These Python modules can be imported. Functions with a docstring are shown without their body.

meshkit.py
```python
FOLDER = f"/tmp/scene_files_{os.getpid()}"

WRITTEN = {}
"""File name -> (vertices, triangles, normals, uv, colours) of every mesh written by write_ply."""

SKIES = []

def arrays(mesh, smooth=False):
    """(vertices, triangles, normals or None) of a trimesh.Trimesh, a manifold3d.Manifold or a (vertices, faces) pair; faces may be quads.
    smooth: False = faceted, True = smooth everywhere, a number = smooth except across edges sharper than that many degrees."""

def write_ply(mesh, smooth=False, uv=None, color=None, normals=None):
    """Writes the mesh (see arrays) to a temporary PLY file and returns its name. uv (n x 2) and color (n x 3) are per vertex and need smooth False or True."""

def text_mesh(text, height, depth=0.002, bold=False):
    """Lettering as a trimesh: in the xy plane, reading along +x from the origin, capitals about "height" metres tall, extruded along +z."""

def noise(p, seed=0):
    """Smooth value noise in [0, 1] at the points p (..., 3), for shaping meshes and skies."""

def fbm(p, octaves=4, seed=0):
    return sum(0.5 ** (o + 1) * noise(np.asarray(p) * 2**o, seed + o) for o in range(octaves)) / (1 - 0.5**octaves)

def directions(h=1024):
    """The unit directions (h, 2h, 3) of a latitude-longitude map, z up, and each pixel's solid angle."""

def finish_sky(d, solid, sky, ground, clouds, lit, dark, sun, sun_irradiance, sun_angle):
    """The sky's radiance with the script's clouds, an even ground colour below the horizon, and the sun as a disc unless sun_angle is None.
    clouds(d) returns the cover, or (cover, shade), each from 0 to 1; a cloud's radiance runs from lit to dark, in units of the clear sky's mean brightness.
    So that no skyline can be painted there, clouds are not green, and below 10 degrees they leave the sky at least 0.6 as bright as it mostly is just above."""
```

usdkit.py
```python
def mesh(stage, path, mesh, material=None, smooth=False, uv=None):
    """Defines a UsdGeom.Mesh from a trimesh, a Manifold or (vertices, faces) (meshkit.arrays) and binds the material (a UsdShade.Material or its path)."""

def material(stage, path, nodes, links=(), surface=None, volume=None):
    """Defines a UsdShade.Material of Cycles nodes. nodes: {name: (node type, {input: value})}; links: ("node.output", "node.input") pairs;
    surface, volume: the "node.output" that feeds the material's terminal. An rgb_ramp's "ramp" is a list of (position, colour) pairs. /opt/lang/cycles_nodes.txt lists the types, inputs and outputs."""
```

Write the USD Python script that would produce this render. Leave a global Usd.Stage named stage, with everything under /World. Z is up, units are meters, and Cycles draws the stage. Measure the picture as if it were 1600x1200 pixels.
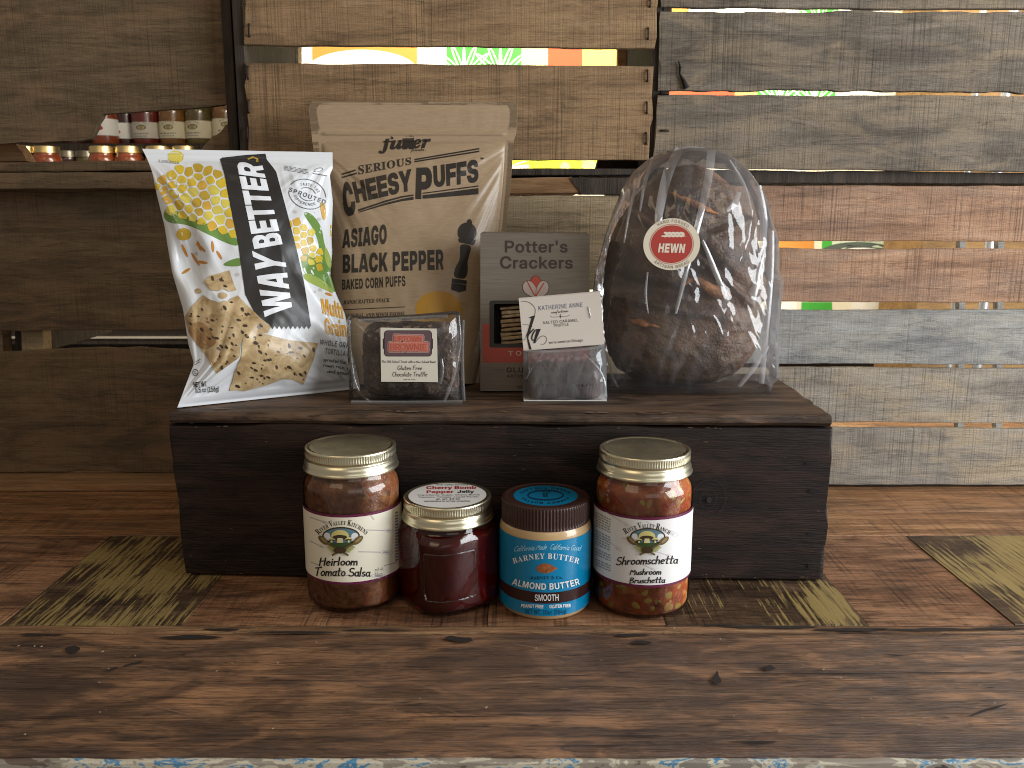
import math, glob, random
import numpy as np, trimesh, shapely
from shapely import affinity
from shapely.geometry import Polygon, Point, LineString, MultiPolygon, box as sbox
from shapely.ops import unary_union
from scipy.spatial import cKDTree, Voronoi
from PIL import ImageFont
import usdkit, meshkit
from pxr import Usd, UsdGeom, UsdLux, UsdShade, Gf, Sdf

random.seed(7)
RNG = np.random.default_rng(7)
stage = Usd.Stage.CreateInMemory()
UsdGeom.SetStageUpAxis(stage, 'Z'); UsdGeom.SetStageMetersPerUnit(stage, 1.0)
UsdGeom.Xform.Define(stage, '/World'); UsdGeom.Scope.Define(stage, '/World/Looks')

# ------------------------------------------------------------------ camera
CAM_H, PITCH, FPX = 0.326, math.radians(11.0), 1360.0
cam = UsdGeom.Camera.Define(stage, '/World/camera')
cam.CreateHorizontalApertureAttr(36.0); cam.CreateVerticalApertureAttr(27.0)
cam.CreateFocalLengthAttr(36.0 * FPX / 1600)
cam.CreateClippingRangeAttr(Gf.Vec2f(0.01, 50))
cam.CreateFStopAttr(17.0); cam.CreateFocusDistanceAttr(0.78)
cam.CreateExposureAttr(-0.16)
cam.AddTranslateOp().Set(Gf.Vec3d(0, 0, CAM_H))
cam.AddRotateXOp().Set(90 - math.degrees(PITCH))

# ------------------------------------------------------------------ lights
def rect_light(name, loc, target, w, h, inten, color):
    l = UsdLux.RectLight.Define(stage, '/World/' + name)
    l.CreateWidthAttr(w); l.CreateHeightAttr(h); l.CreateIntensityAttr(inten); l.CreateColorAttr(Gf.Vec3f(*color))
    m = Gf.Matrix4d().SetLookAt(Gf.Vec3d(*loc), Gf.Vec3d(*target), Gf.Vec3d(0, 0, 1)).GetInverse()
    l.AddTransformOp().Set(m)
rect_light('window_light', (1.55, 0.28, 0.55), (0.15, 0.90, 0.14), 1.3, 1.1, 12.0, (0.93, 0.97, 1.0))
rect_light('shop_front_light', (0.75, -1.9, 1.25), (0.0, 0.8, 0.15), 1.6, 1.2, 0.9, (1.0, 0.98, 0.94))
rect_light('ceiling_lamp_left', (-1.0, -0.4, 1.9), (-0.35, 0.95, 0.2), 1.1, 1.1, 1.75, (1.0, 0.77, 0.50))
rect_light('back_room_lamp', (0.35, 1.45, 1.02), (0.40, 2.3, 0.42), 1.5, 0.3, 25.0, (1.0, 0.90, 0.72))
dome = UsdLux.DomeLight.Define(stage, '/World/room_glow')
dome.CreateIntensityAttr(0.08); dome.CreateColorAttr(Gf.Vec3f(1.0, 0.88, 0.74))

# ------------------------------------------------------------------ photo geometry: pixel <-> world
CP, SP = math.cos(PITCH), math.sin(PITCH)
def ray(px, py):
    a = (np.asarray(px, float) - 800) / FPX; b = (np.asarray(py, float) - 600) / FPX
    return np.stack(np.broadcast_arrays(a, CP - b * SP, -(b * CP + SP)), -1)
EYE = np.array([0, 0, CAM_H])
def on_z(px, py, z=0.0):
    d = ray(px, py); return EYE + d * ((z - CAM_H) / d[..., 2])[..., None]
def on_y(px, py, y):
    d = ray(px, py); return EYE + d * (np.asarray(y) / d[..., 1])[..., None]
def zat(py, y): return float(on_y(800, py, y)[2])
def xat(px, y, z): return (px - 800) / FPX * (y * CP + (CAM_H - z) * SP)
def project(P):
    q = np.asarray(P, float) - EYE
    f = q[..., 1] * CP - q[..., 2] * SP; dn = -q[..., 2] * CP - q[..., 1] * SP
    return np.stack([800 + FPX * q[..., 0] / f, 600 + FPX * dn / f], -1)

# ------------------------------------------------------------------ scene graph helpers
_used = set()
def path_for(name, parent=None):
    base = ('/World' if parent is None else str(parent.GetPath())) + '/' + name
    p, k = base, 0
    while p in _used:
        k += 1; p = f'{base}_{k:03d}'
    _used.add(p); return p
def keys(pr, label=None, cat=None, group=None, kind=None):
    for k, v in (('label', label), ('category', cat), ('group', group), ('kind', kind)):
        if v: pr.SetCustomDataByKey(k, v)
    return pr
def thing(name, label, cat, group=None, kind=None):
    return keys(UsdGeom.Xform.Define(stage, path_for(name)).GetPrim(), label, cat, group, kind)
def obj(name, mesh, m, parent=None, smooth=False, label=None, cat=None, group=None, kind=None):
    return keys(usdkit.mesh(stage, path_for(name, parent), mesh, m, smooth=smooth).GetPrim(), label, cat, group, kind)
def cat_meshes(ms): return trimesh.util.concatenate([x if isinstance(x, trimesh.Trimesh) else trimesh.Trimesh(x[0], tri(x[1]), process=False) for x in ms])
def tri(f):
    f = np.asarray(f, int)
    return np.vstack([f[:, [0, 1, 2]], f[:, [0, 2, 3]]]) if f.shape[1] == 4 else f

# ------------------------------------------------------------------ materials
_mats = {}
def plain(name, col, rough=0.5, metal=0.0, spec=0.5, coat=0.0, bump=None, vary=0.0, **kw):
    if name in _mats: return _mats[name]
    n = {'p': ('principled_bsdf', dict(base_color=col, roughness=rough, metallic=metal, specular_ior_level=spec, coat_weight=coat, coat_roughness=0.06, **kw))}
    l = []
    if bump or vary: n['g'] = ('geometry', {})
    if bump:
        n['n'] = ('noise_texture', dict(scale=bump[0], detail=4.0)); n['b'] = ('bump', dict(strength=bump[1], distance=bump[2]))
        l += [('g.position', 'n.vector'), ('n.fac', 'b.height'), ('b.normal', 'p.normal')]
    if vary:
        n['v'] = ('noise_texture', dict(scale=45.0, detail=5.0, roughness=0.7))
        n['r'] = ('rgb_ramp', dict(ramp=[(0.3, tuple(c * (1 - vary) for c in col)), (0.7, tuple(min(1, c * (1 + vary)) for c in col))]))
        l += [('g.position', 'v.vector'), ('v.fac', 'r.fac'), ('r.color', 'p.base_color')]
    _mats[name] = usdkit.material(stage, '/World/Looks/' + name, n, l, surface='p.BSDF'); return _mats[name]

def wood(name, dark, mid, light, along='x', across=90.0, length=5.0, saw=0.0, saw_dir='x', sawf=420.0, blot=0.5, stain=(0.03, 0.025, 0.02),
         rough=0.75, bump=0.5, paint=None, paint_lo=0.5, spec=0.35, stain2=None, glossvar=0.0, blots=1.0, fiber=0.5, cracks=0.0, patch=None):
    ax = 'xyz'.index(along); sx = 'xyz'.index(saw_dir)
    def sc(a, b, i): return tuple(b if k == i else a for k in range(3))
    n = {'g': ('geometry', {}), 'oi': ('object_info', {}), 'm': ('math', dict(math_type='multiply', value2=17.0)), 'cx': ('combine_xyz', {}),
         'ad': ('vector_math', dict(math_type='add')),
         'm1': ('mapping', dict(scale=sc(across, length, ax))), 'n1': ('noise_texture', dict(scale=1.0, detail=9.0, roughness=0.68, distortion=0.9)),
         'r1': ('rgb_ramp', dict(ramp=[(0.28, dark), (0.5, mid), (0.74, light)])),
         'm2': ('mapping', dict(scale=sc(22.0 * blots, 6.0 * blots, ax))), 'n2': ('noise_texture', dict(scale=1.0, detail=6.0, roughness=0.68, distortion=0.4)),
         'r2': ('rgb_ramp', dict(ramp=[(0.44, (0, 0, 0)), (0.66, (blot,) * 3)])), 'mx2': ('mix_color', dict(b=stain)),
         'm3': ('mapping', dict(scale=sc(1400.0, 60.0, ax))), 'n3': ('noise_texture', dict(scale=1.0, detail=3.0, roughness=0.6)),
         'r3': ('rgb_ramp', dict(ramp=[(0.28, (0.42,) * 3), (0.5, (1, 1, 1)), (0.75, (1.4,) * 3)])), 'mx3': ('mix_color', dict(blend_type='multiply', fac=fiber, use_clamp=False)),
         'b1': ('math', dict(math_type='multiply_add', value2=0.6)), 'bu': ('bump', dict(strength=bump, distance=0.0016)),
         'p': ('principled_bsdf', dict(roughness=rough, specular_ior_level=spec))}
    l = [('oi.random', 'm.value1'), ('m.value', 'cx.x'), ('m.value', 'cx.y'), ('m.value', 'cx.z'), ('g.position', 'ad.vector1'), ('cx.vector', 'ad.vector2'),
         ('ad.vector', 'm1.vector'), ('m1.vector', 'n1.vector'), ('n1.fac', 'r1.fac'), ('ad.vector', 'm2.vector'), ('m2.vector', 'n2.vector'), ('n2.fac', 'r2.fac'),
         ('r1.color', 'mx2.a'), ('r2.color', 'mx2.fac'), ('ad.vector', 'm3.vector'), ('m3.vector', 'n3.vector'), ('n3.fac', 'r3.fac'),
         ('mx2.result', 'mx3.a'), ('r3.color', 'mx3.b'), ('n1.fac', 'b1.value1'), ('n3.fac', 'b1.value3')]
    last, height = 'mx3.result', 'b1.value'
    if stain2:
        n['m7'] = ('mapping', dict(scale=sc(30.0, 9.0, ax), location=(3.1, 7.7, 1.3))); n['n7'] = ('noise_texture', dict(scale=1.0, detail=5.0, roughness=0.6, distortion=1.0))
        n['r7'] = ('rgb_ramp', dict(ramp=[(0.46, (0, 0, 0)), (0.64, (0.85,) * 3)])); n['mx7'] = ('mix_color', dict(b=stain2))
        l += [('ad.vector', 'm7.vector'), ('m7.vector', 'n7.vector'), ('n7.fac', 'r7.fac'), (last, 'mx7.a'), ('r7.color', 'mx7.fac')]; last = 'mx7.result'
    if patch:   # wide areas of another tone, as where a board was stained or worn
        n['np'] = ('noise_texture', dict(scale=9.0, detail=7.0, roughness=0.66, distortion=1.2)); n['rp'] = ('rgb_ramp', dict(ramp=[(0.47, (0, 0, 0)), (0.60, (0.8,) * 3)])); n['mp'] = ('mix_color', dict(b=patch))
        n['mpp'] = ('mapping', dict(scale=sc(1.8, 0.8, ax)))
        l += [('ad.vector', 'mpp.vector'), ('mpp.vector', 'np.vector'), ('np.fac', 'rp.fac'), (last, 'mp.a'), ('rp.color', 'mp.fac')]; last = 'mp.result'
    if cracks:  # thin dark checks that wander along the grain
        for q_, s1, s2 in (('c', 55.0, 2.4), ('d', 130.0, 9.0)):
            n['m' + q_] = ('mapping', dict(scale=sc(s1, s2, ax), location=(2.2, 5.1, .7))); n['n' + q_] = ('noise_texture', dict(scale=1.0, detail=6.0, roughness=0.6, distortion=.6))
            n['r' + q_] = ('rgb_ramp', dict(ramp=[(0.487, (1, 1, 1)), (0.498, (1 - cracks,) * 3), (0.504, (1 - cracks,) * 3), (0.515, (1, 1, 1))])); n['x' + q_] = ('mix_color', dict(blend_type='multiply', fac=1.0))
            l += [('ad.vector', 'm' + q_ + '.vector'), ('m' + q_ + '.vector', 'n' + q_ + '.vector'), ('n' + q_ + '.fac', 'r' + q_ + '.fac'), (last, 'x' + q_ + '.a'), ('r' + q_ + '.color', 'x' + q_ + '.b')]; last = 'x' + q_ + '.result'
    if paint:
        pcol, pd = paint
        n['m6'] = ('mapping', dict(scale=sc(330.0, 14.0, 'xyz'.index(pd)))); n['n6'] = ('noise_texture', dict(scale=1.0, detail=6.0, roughness=0.72))
        n['n8'] = ('noise_texture', dict(scale=11.0, detail=4.0)); n['s6'] = ('math', dict(math_type='multiply', value2=0.55)); n['a8'] = ('math', dict(math_type='multiply_add', value2=0.45))
        n['r6'] = ('rgb_ramp', dict(ramp=[(paint_lo - .012, (0, 0, 0)), (paint_lo + .012, (1, 1, 1))])); n['mx6'] = ('mix_color', dict(b=pcol))
        n['pn'] = ('mix_color', dict(blend_type='multiply', fac=0.5, b=pcol))
        l += [('ad.vector', 'm6.vector'), ('m6.vector', 'n6.vector'), ('ad.vector', 'n8.vector'), ('n8.fac', 'a8.value1'), ('n6.fac', 's6.value1'), ('s6.value', 'a8.value3'), ('a8.value', 'r6.fac'),
              (last, 'mx6.a'), ('r6.color', 'mx6.fac')]
        last = 'mx6.result'
    if saw:
        n['m4'] = ('mapping', dict(scale=sc(5.0, sawf, sx))); n['n4'] = ('noise_texture', dict(scale=1.0, detail=4.0, roughness=0.7))
        n['r4'] = ('rgb_ramp', dict(ramp=[(0.36, (1 - saw,) * 3), (0.5, (1, 1, 1))])); n['mx4'] = ('mix_color', dict(blend_type='multiply', fac=1.0))
        # saw marks come in clusters
        n['m5'] = ('mapping', dict(scale=(16.0, 16.0, 16.0))); n['n5'] = ('noise_texture', dict(scale=1.0, detail=2.0)); n['r5'] = ('rgb_ramp', dict(ramp=[(0.4, (0.25,) * 3), (0.6, (1, 1, 1))]))
        n['b2'] = ('math', dict(math_type='multiply_add', value2=0.8))
        l += [('ad.vector', 'm4.vector'), ('m4.vector', 'n4.vector'), ('n4.fac', 'r4.fac'), (last, 'mx4.a'), ('r4.color', 'mx4.b'),
              ('ad.vector', 'm5.vector'), ('m5.vector', 'n5.vector'), ('n5.fac', 'r5.fac'), ('r5.color', 'mx4.fac'), ('n4.fac', 'b2.value1'), (height, 'b2.value3')]
        last, height = 'mx4.result', 'b2.value'
    l += [(last, 'p.base_color'), (height, 'bu.height'), ('bu.normal', 'p.normal')]
    if glossvar:
        n['gr'] = ('map_range', dict(from_min=0.35, from_max=0.7, to_min=rough - glossvar, to_max=rough + glossvar)); l += [('n2.fac', 'gr.value'), ('gr.result', 'p.roughness')]
    return usdkit.material(stage, '/World/Looks/' + name, n, l, surface='p.BSDF')

def film_mat(name, haze=0.05, rough=0.09, tint=(0.97, 0.97, 0.97), ior=1.5, bump=0.0, boost=0.0, hazecol=(0.8, 0.82, 0.85)):
    n = {'f': ('fresnel', dict(IOR=ior)), 't': ('transparent_bsdf', dict(color=tint)), 'g': ('glossy_bsdf', dict(color=(1, 1, 1), roughness=rough)),
         'fa': ('math', dict(math_type='multiply_add', value2=1.0, value3=boost, use_clamp=True)),
         'm': ('mix_closure', {}), 'd': ('diffuse_bsdf', dict(color=hazecol)), 'tr': ('translucent_bsdf', dict(color=hazecol)), 'dm': ('mix_closure', dict(fac=0.5)), 'o': ('mix_closure', dict(fac=haze))}
    l = [('f.fac', 'fa.value1'), ('fa.value', 'm.fac'), ('t.BSDF', 'm.closure1'), ('g.BSDF', 'm.closure2'), ('d.BSDF', 'dm.closure1'), ('tr.BSDF', 'dm.closure2'), ('m.closure', 'o.closure1'), ('dm.closure', 'o.closure2')]
    return usdkit.material(stage, '/World/Looks/' + name, n, l, surface='o.closure')

def blotchy(name, stops, scale=60.0, detail=6.0, rough=0.5, bump=(200.0, 0.5, 0.001), vor=None, distortion=0.5, coat=0.0, spec=0.5, **kw):
    n = {'g': ('geometry', {}), 'n': ('noise_texture', dict(scale=scale, detail=detail, roughness=0.65, distortion=distortion)), 'r': ('rgb_ramp', dict(ramp=stops)),
         'nb': ('noise_texture', dict(scale=bump[0], detail=6.0)), 'b': ('bump', dict(strength=bump[1], distance=bump[2])),
         'p': ('principled_bsdf', dict(roughness=rough, coat_weight=coat, coat_roughness=0.03, specular_ior_level=spec, **kw))}
    l = [('g.position', 'n.vector'), ('n.fac', 'r.fac'), ('g.position', 'nb.vector'), ('nb.fac', 'b.height'), ('b.normal', 'p.normal')]
    last = 'r.color'
    if vor:   # (scale, ramp, amount): chunks
        n['v'] = ('voronoi_texture', dict(scale=vor[0], randomness=1.0)); n['sr'] = ('separate_color', {}); n['rv'] = ('rgb_ramp', dict(ramp=vor[1], interpolate=True))
        n['rm'] = ('rgb_ramp', dict(ramp=[(0.28, (vor[2],) * 3), (0.5, (0, 0, 0))])); n['mv'] = ('mix_color', {})
        n['nd'] = ('noise_texture', dict(scale=vor[0] * 1.3, detail=3.0)); n['vd'] = ('vector_math', dict(math_type='multiply_add', vector2=(0.006, 0.006, 0.006)))
        l += [('g.position', 'nd.vector'), ('nd.color', 'vd.vector1'), ('g.position', 'vd.vector3'), ('vd.vector', 'v.vector'), ('v.color', 'sr.color'), ('sr.r', 'rv.fac'), ('v.distance', 'rm.fac'),
              (last, 'mv.a'), ('rv.color', 'mv.b'), ('rm.color', 'mv.fac')]; last = 'mv.result'
    l.append((last, 'p.base_color'))
    return usdkit.material(stage, '/World/Looks/' + name, n, l, surface='p.BSDF')

# ------------------------------------------------------------------ plank generator (rounded, uneven edges)
def plank(c00, c10, c11, c01, thick, seed=0, jit=0.0012, rnd=0.002, ns=70, relief=0.0006, endjit=0.001, freq=9.0, endcap=True):
    """front face c00 (s0,t0), c10 (s1,t0), c11, c01; normal = ds x dt points to the viewer; thickness goes behind"""
    c00, c10, c11, c01 = [np.asarray(c, float) for c in (c00, c10, c11, c01)]
    n = np.cross(c10 - c00, c01 - c00); n /= np.linalg.norm(n)
    L = np.linalg.norm(c10 - c00); W = np.linalg.norm(c01 - c00)
    es = (c10 - c00) / L; et = (c01 - c00) / W
    kt = max(4, min(10, int(W / 0.012)))
    r = min(rnd, thick * .45, W * .3)
    prof = [(0, 'a', -thick + r), (0, 'a', -r), (r * .3, 'a', -r * .3), (r, 'a', 0)]
    prof += [(x, 'm', 0) for x in np.linspace(0, 1, kt + 2)[1:-1]]
    prof += [(r, 'b', 0), (r * .3, 'b', -r * .3), (0, 'b', -r), (0, 'b', -thick + r), (r, 'b', -thick), (r, 'a', -thick)]
    S = np.linspace(0, 1, ns)
    q = np.stack([S * L * freq, np.full(ns, seed * 3.17), np.zeros(ns)], -1)
    ja = (meshkit.fbm(q, 4, seed) - .5) * 2 * jit * 1.8; jb = (meshkit.fbm(q + [50, 9, 0], 4, seed + 5) - .5) * 2 * jit * 1.8
    V = []
    for o, k, d in prof:
        if k == 'a': t = o + ja
        elif k == 'b': t = W - o + jb
        else: t = r + ja + (W - 2 * r + jb - ja) * o
        tt = t / W
        P = (c00[None] * ((1 - S) * (1 - tt))[:, None] + c10[None] * (S * (1 - tt))[:, None] + c11[None] * (S * tt)[:, None] + c01[None] * ((1 - S) * tt)[:, None])
        h = np.full(ns, d)
        if k == 'm' or abs(d) < 1e-9: h = h + (meshkit.fbm(P * 22 + seed, 3, seed) - .5) * 2 * relief
        P = P + n[None] * h[:, None]
        V.append(P)
    V = np.stack(V, 1)
    m = V.shape[1]
    for e, sg in ((0, -1), (-1, 1)):
        w = (meshkit.fbm(V[e] * 60 + seed + e, 3, seed) - .5) * 2 * endjit * 2
        V[e] += es[None] * (w * 1)[:, None]
    v = V.reshape(-1, 3); F = []
    for i in range(ns - 1):
        for j in range(m):
            a, b = i * m + j, i * m + (j + 1) % m
            F.append((a, a + m, b + m, b))
    F = tri(F)
    # caps: fan
    caps = []
    for e, flip in ((0, False), (ns - 1, True)):
        ctr = len(v); v = np.vstack([v, V[e].mean(0)[None]])
        for j in range(m):
            a, b = e * m + j, e * m + (j + 1) % m
            caps.append((ctr, a, b) if not flip else (ctr, b, a))
    return trimesh.Trimesh(v, np.vstack([F, np.array(caps)])[:, ::-1], process=False)
def fixn(m):
    trimesh.repair.fix_normals(m); return m
def plank_px(tl, tr, br, bl, y, thick, **k):
    return plank(*[on_y(p[0], p[1], y) for p in (bl, br, tr, tl)], thick, **k)
def slab_px(pts, y, thick):
    """irregular board: an outline on the plane y, with thickness behind"""
    P = np.array([on_y(a, b, y) for a, b in pts])
    pg = Polygon(P[:, [0, 2]]).buffer(0)
    m = trimesh.creation.extrude_polygon(pg, thick, engine='earcut')
    v = m.vertices.copy(); m.vertices = np.stack([v[:, 0], y + thick - v[:, 2], v[:, 1]], -1)
    return fixn(m)
def bx(x0, x1, y0, y1, z0, z1):
    m = trimesh.creation.box([x1 - x0, y1 - y0, z1 - z0]); m.apply_translation([(x0 + x1) / 2, (y0 + y1) / 2, (z0 + z1) / 2]); return m
def rbox(x0, x1, y0, y1, z0, z1, r=0.001):
    import manifold3d as m3
    x0, x1, y0, y1, z0, z1 = x0 + r, x1 - r, y0 + r, y1 - r, z0 + r, z1 - r
    sp = m3.Manifold.sphere(r, 12)
    return m3.Manifold.batch_hull([sp.translate((x, y, z)) for x in (x0, x1) for y in (y0, y1) for z in (z0, z1)])
def tube(pts, r, sides=6, closed_ends=True):
    p = np.asarray(pts, float); t = np.gradient(p, axis=0); t /= np.linalg.norm(t, axis=1, keepdims=True) + 1e-12
    ref = np.array([0.31, 0.2, 0.93]); a = np.cross(t, ref); a /= np.linalg.norm(a, axis=1, keepdims=True); b = np.cross(t, a)
    ang = np.arange(sides) * 2 * np.pi / sides; rr = np.broadcast_to(r, (len(p),))
    v = (p[:, None] + rr[:, None, None] * (np.cos(ang)[None, :, None] * a[:, None] + np.sin(ang)[None, :, None] * b[:, None])).reshape(-1, 3)
    F = [(i * sides + j, i * sides + (j + 1) % sides, (i + 1) * sides + (j + 1) % sides, (i + 1) * sides + j) for i in range(len(p) - 1) for j in range(sides)]
    F = list(map(tuple, tri(F)))
    F += [(0, j + 1, j) for j in range(1, sides - 1)] + [((len(p) - 1) * sides, (len(p) - 1) * sides + j, (len(p) - 1) * sides + j + 1) for j in range(1, sides - 1)]
    return fixn(trimesh.Trimesh(v, np.array(F), process=False))
def lathe(prof, cx, cy, n=96, mod=None, square=None, rot=0.0):
    """prof: (r, z) from bottom to top; mod(theta, r, z) -> r; square: exponent of a squircle cross-section per point"""
    th = np.arange(n) * 2 * np.pi / n
    V = []
    for k, (r, z) in enumerate(prof):
        rr = np.full(n, float(r))
        if square is not None:
            e = square[k]
            if e > 2.01:
                c, s = np.abs(np.cos(th - rot)), np.abs(np.sin(th - rot)); rr = r * (c ** e + s ** e) ** (-1 / e)
        if mod is not None: rr = mod(th, rr, z)
        V.append(np.stack([cx + rr * np.cos(th), cy + rr * np.sin(th), np.full(n, float(z))], -1))
    v = np.array(V).reshape(-1, 3); k = len(prof)
    F = [(i * n + j, i * n + (j + 1) % n, (i + 1) * n + (j + 1) % n, (i + 1) * n + j) for i in range(k - 1) for j in range(n)]
    return trimesh.Trimesh(v, tri(F), process=False)
def smooth_prof(pts, n=8):
    """Chaikin-rounded profile"""
    p = np.asarray(pts, float)
    for _ in range(3):
        q = np.empty((2 * len(p) - 2, 2)); q[0::2] = .75 * p[:-1] + .25 * p[1:]; q[1::2] = .25 * p[:-1] + .75 * p[1:]
        p = np.vstack([p[:1], q, p[-1:]])
    return p

# ------------------------------------------------------------------ lettering as outlines
FD = glob.glob('/opt/blender-*/*/datafiles/fonts/')[0]
_fonts, _glyphs = {}, {}
MATH = dict(serif=(0x1D400, 0x1D41A), script=(0x1D4D0, 0x1D4EA), ital=(0x1D468, 0x1D482), mono=(0x1D670, 0x1D68A))
def font(key):
    if key not in _fonts:
        if key in MATH: f = ImageFont.truetype(FD + 'NotoSansMath-Regular.woff2', 100)
        else:
            f = ImageFont.truetype(FD + 'Inter.woff2', 100); f.set_variation_by_axes([32, int(key)])
        b = f.getbbox('H' if key not in MATH else chr(MATH[key][0] + 7), anchor='ls'); _fonts[key] = (f, -b[1])
    return _fonts[key]
def glyph(ch, key):
    if (ch, key) in _glyphs: return _glyphs[ch, key]
    f, cap = font(key); c = ch
    if key in MATH and ch.isascii() and ch.isalpha(): c = chr(MATH[key][0] + ord(ch) - 65) if ch.isupper() else chr(MATH[key][1] + ord(ch) - 97)
    adv = f.getlength(c) / cap; pg = Polygon()
    x0, y0, x1, y1 = f.getbbox(c, anchor='ls')
    if x1 > x0 and ch != ' ':
        m = f.getmask(c, mode='L'); w, h = m.size; on = np.pad((np.array(m).reshape(h, w) > 127), ((0, 0), (1, 1))).astype(np.int8)
        rows, st = np.nonzero(np.diff(on, axis=1) == 1); en = np.nonzero(np.diff(on, axis=1) == -1)[1]
        pg = unary_union(list(shapely.box(st + x0, -(rows + y0) - 1, en + x0, -(rows + y0)))).buffer(0.9).buffer(-0.9).simplify(0.9)
        pg = affinity.scale(pg, 1 / cap, 1 / cap, origin=(0, 0))
    _glyphs[ch, key] = (pg, adv); return _glyphs[ch, key]
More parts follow.
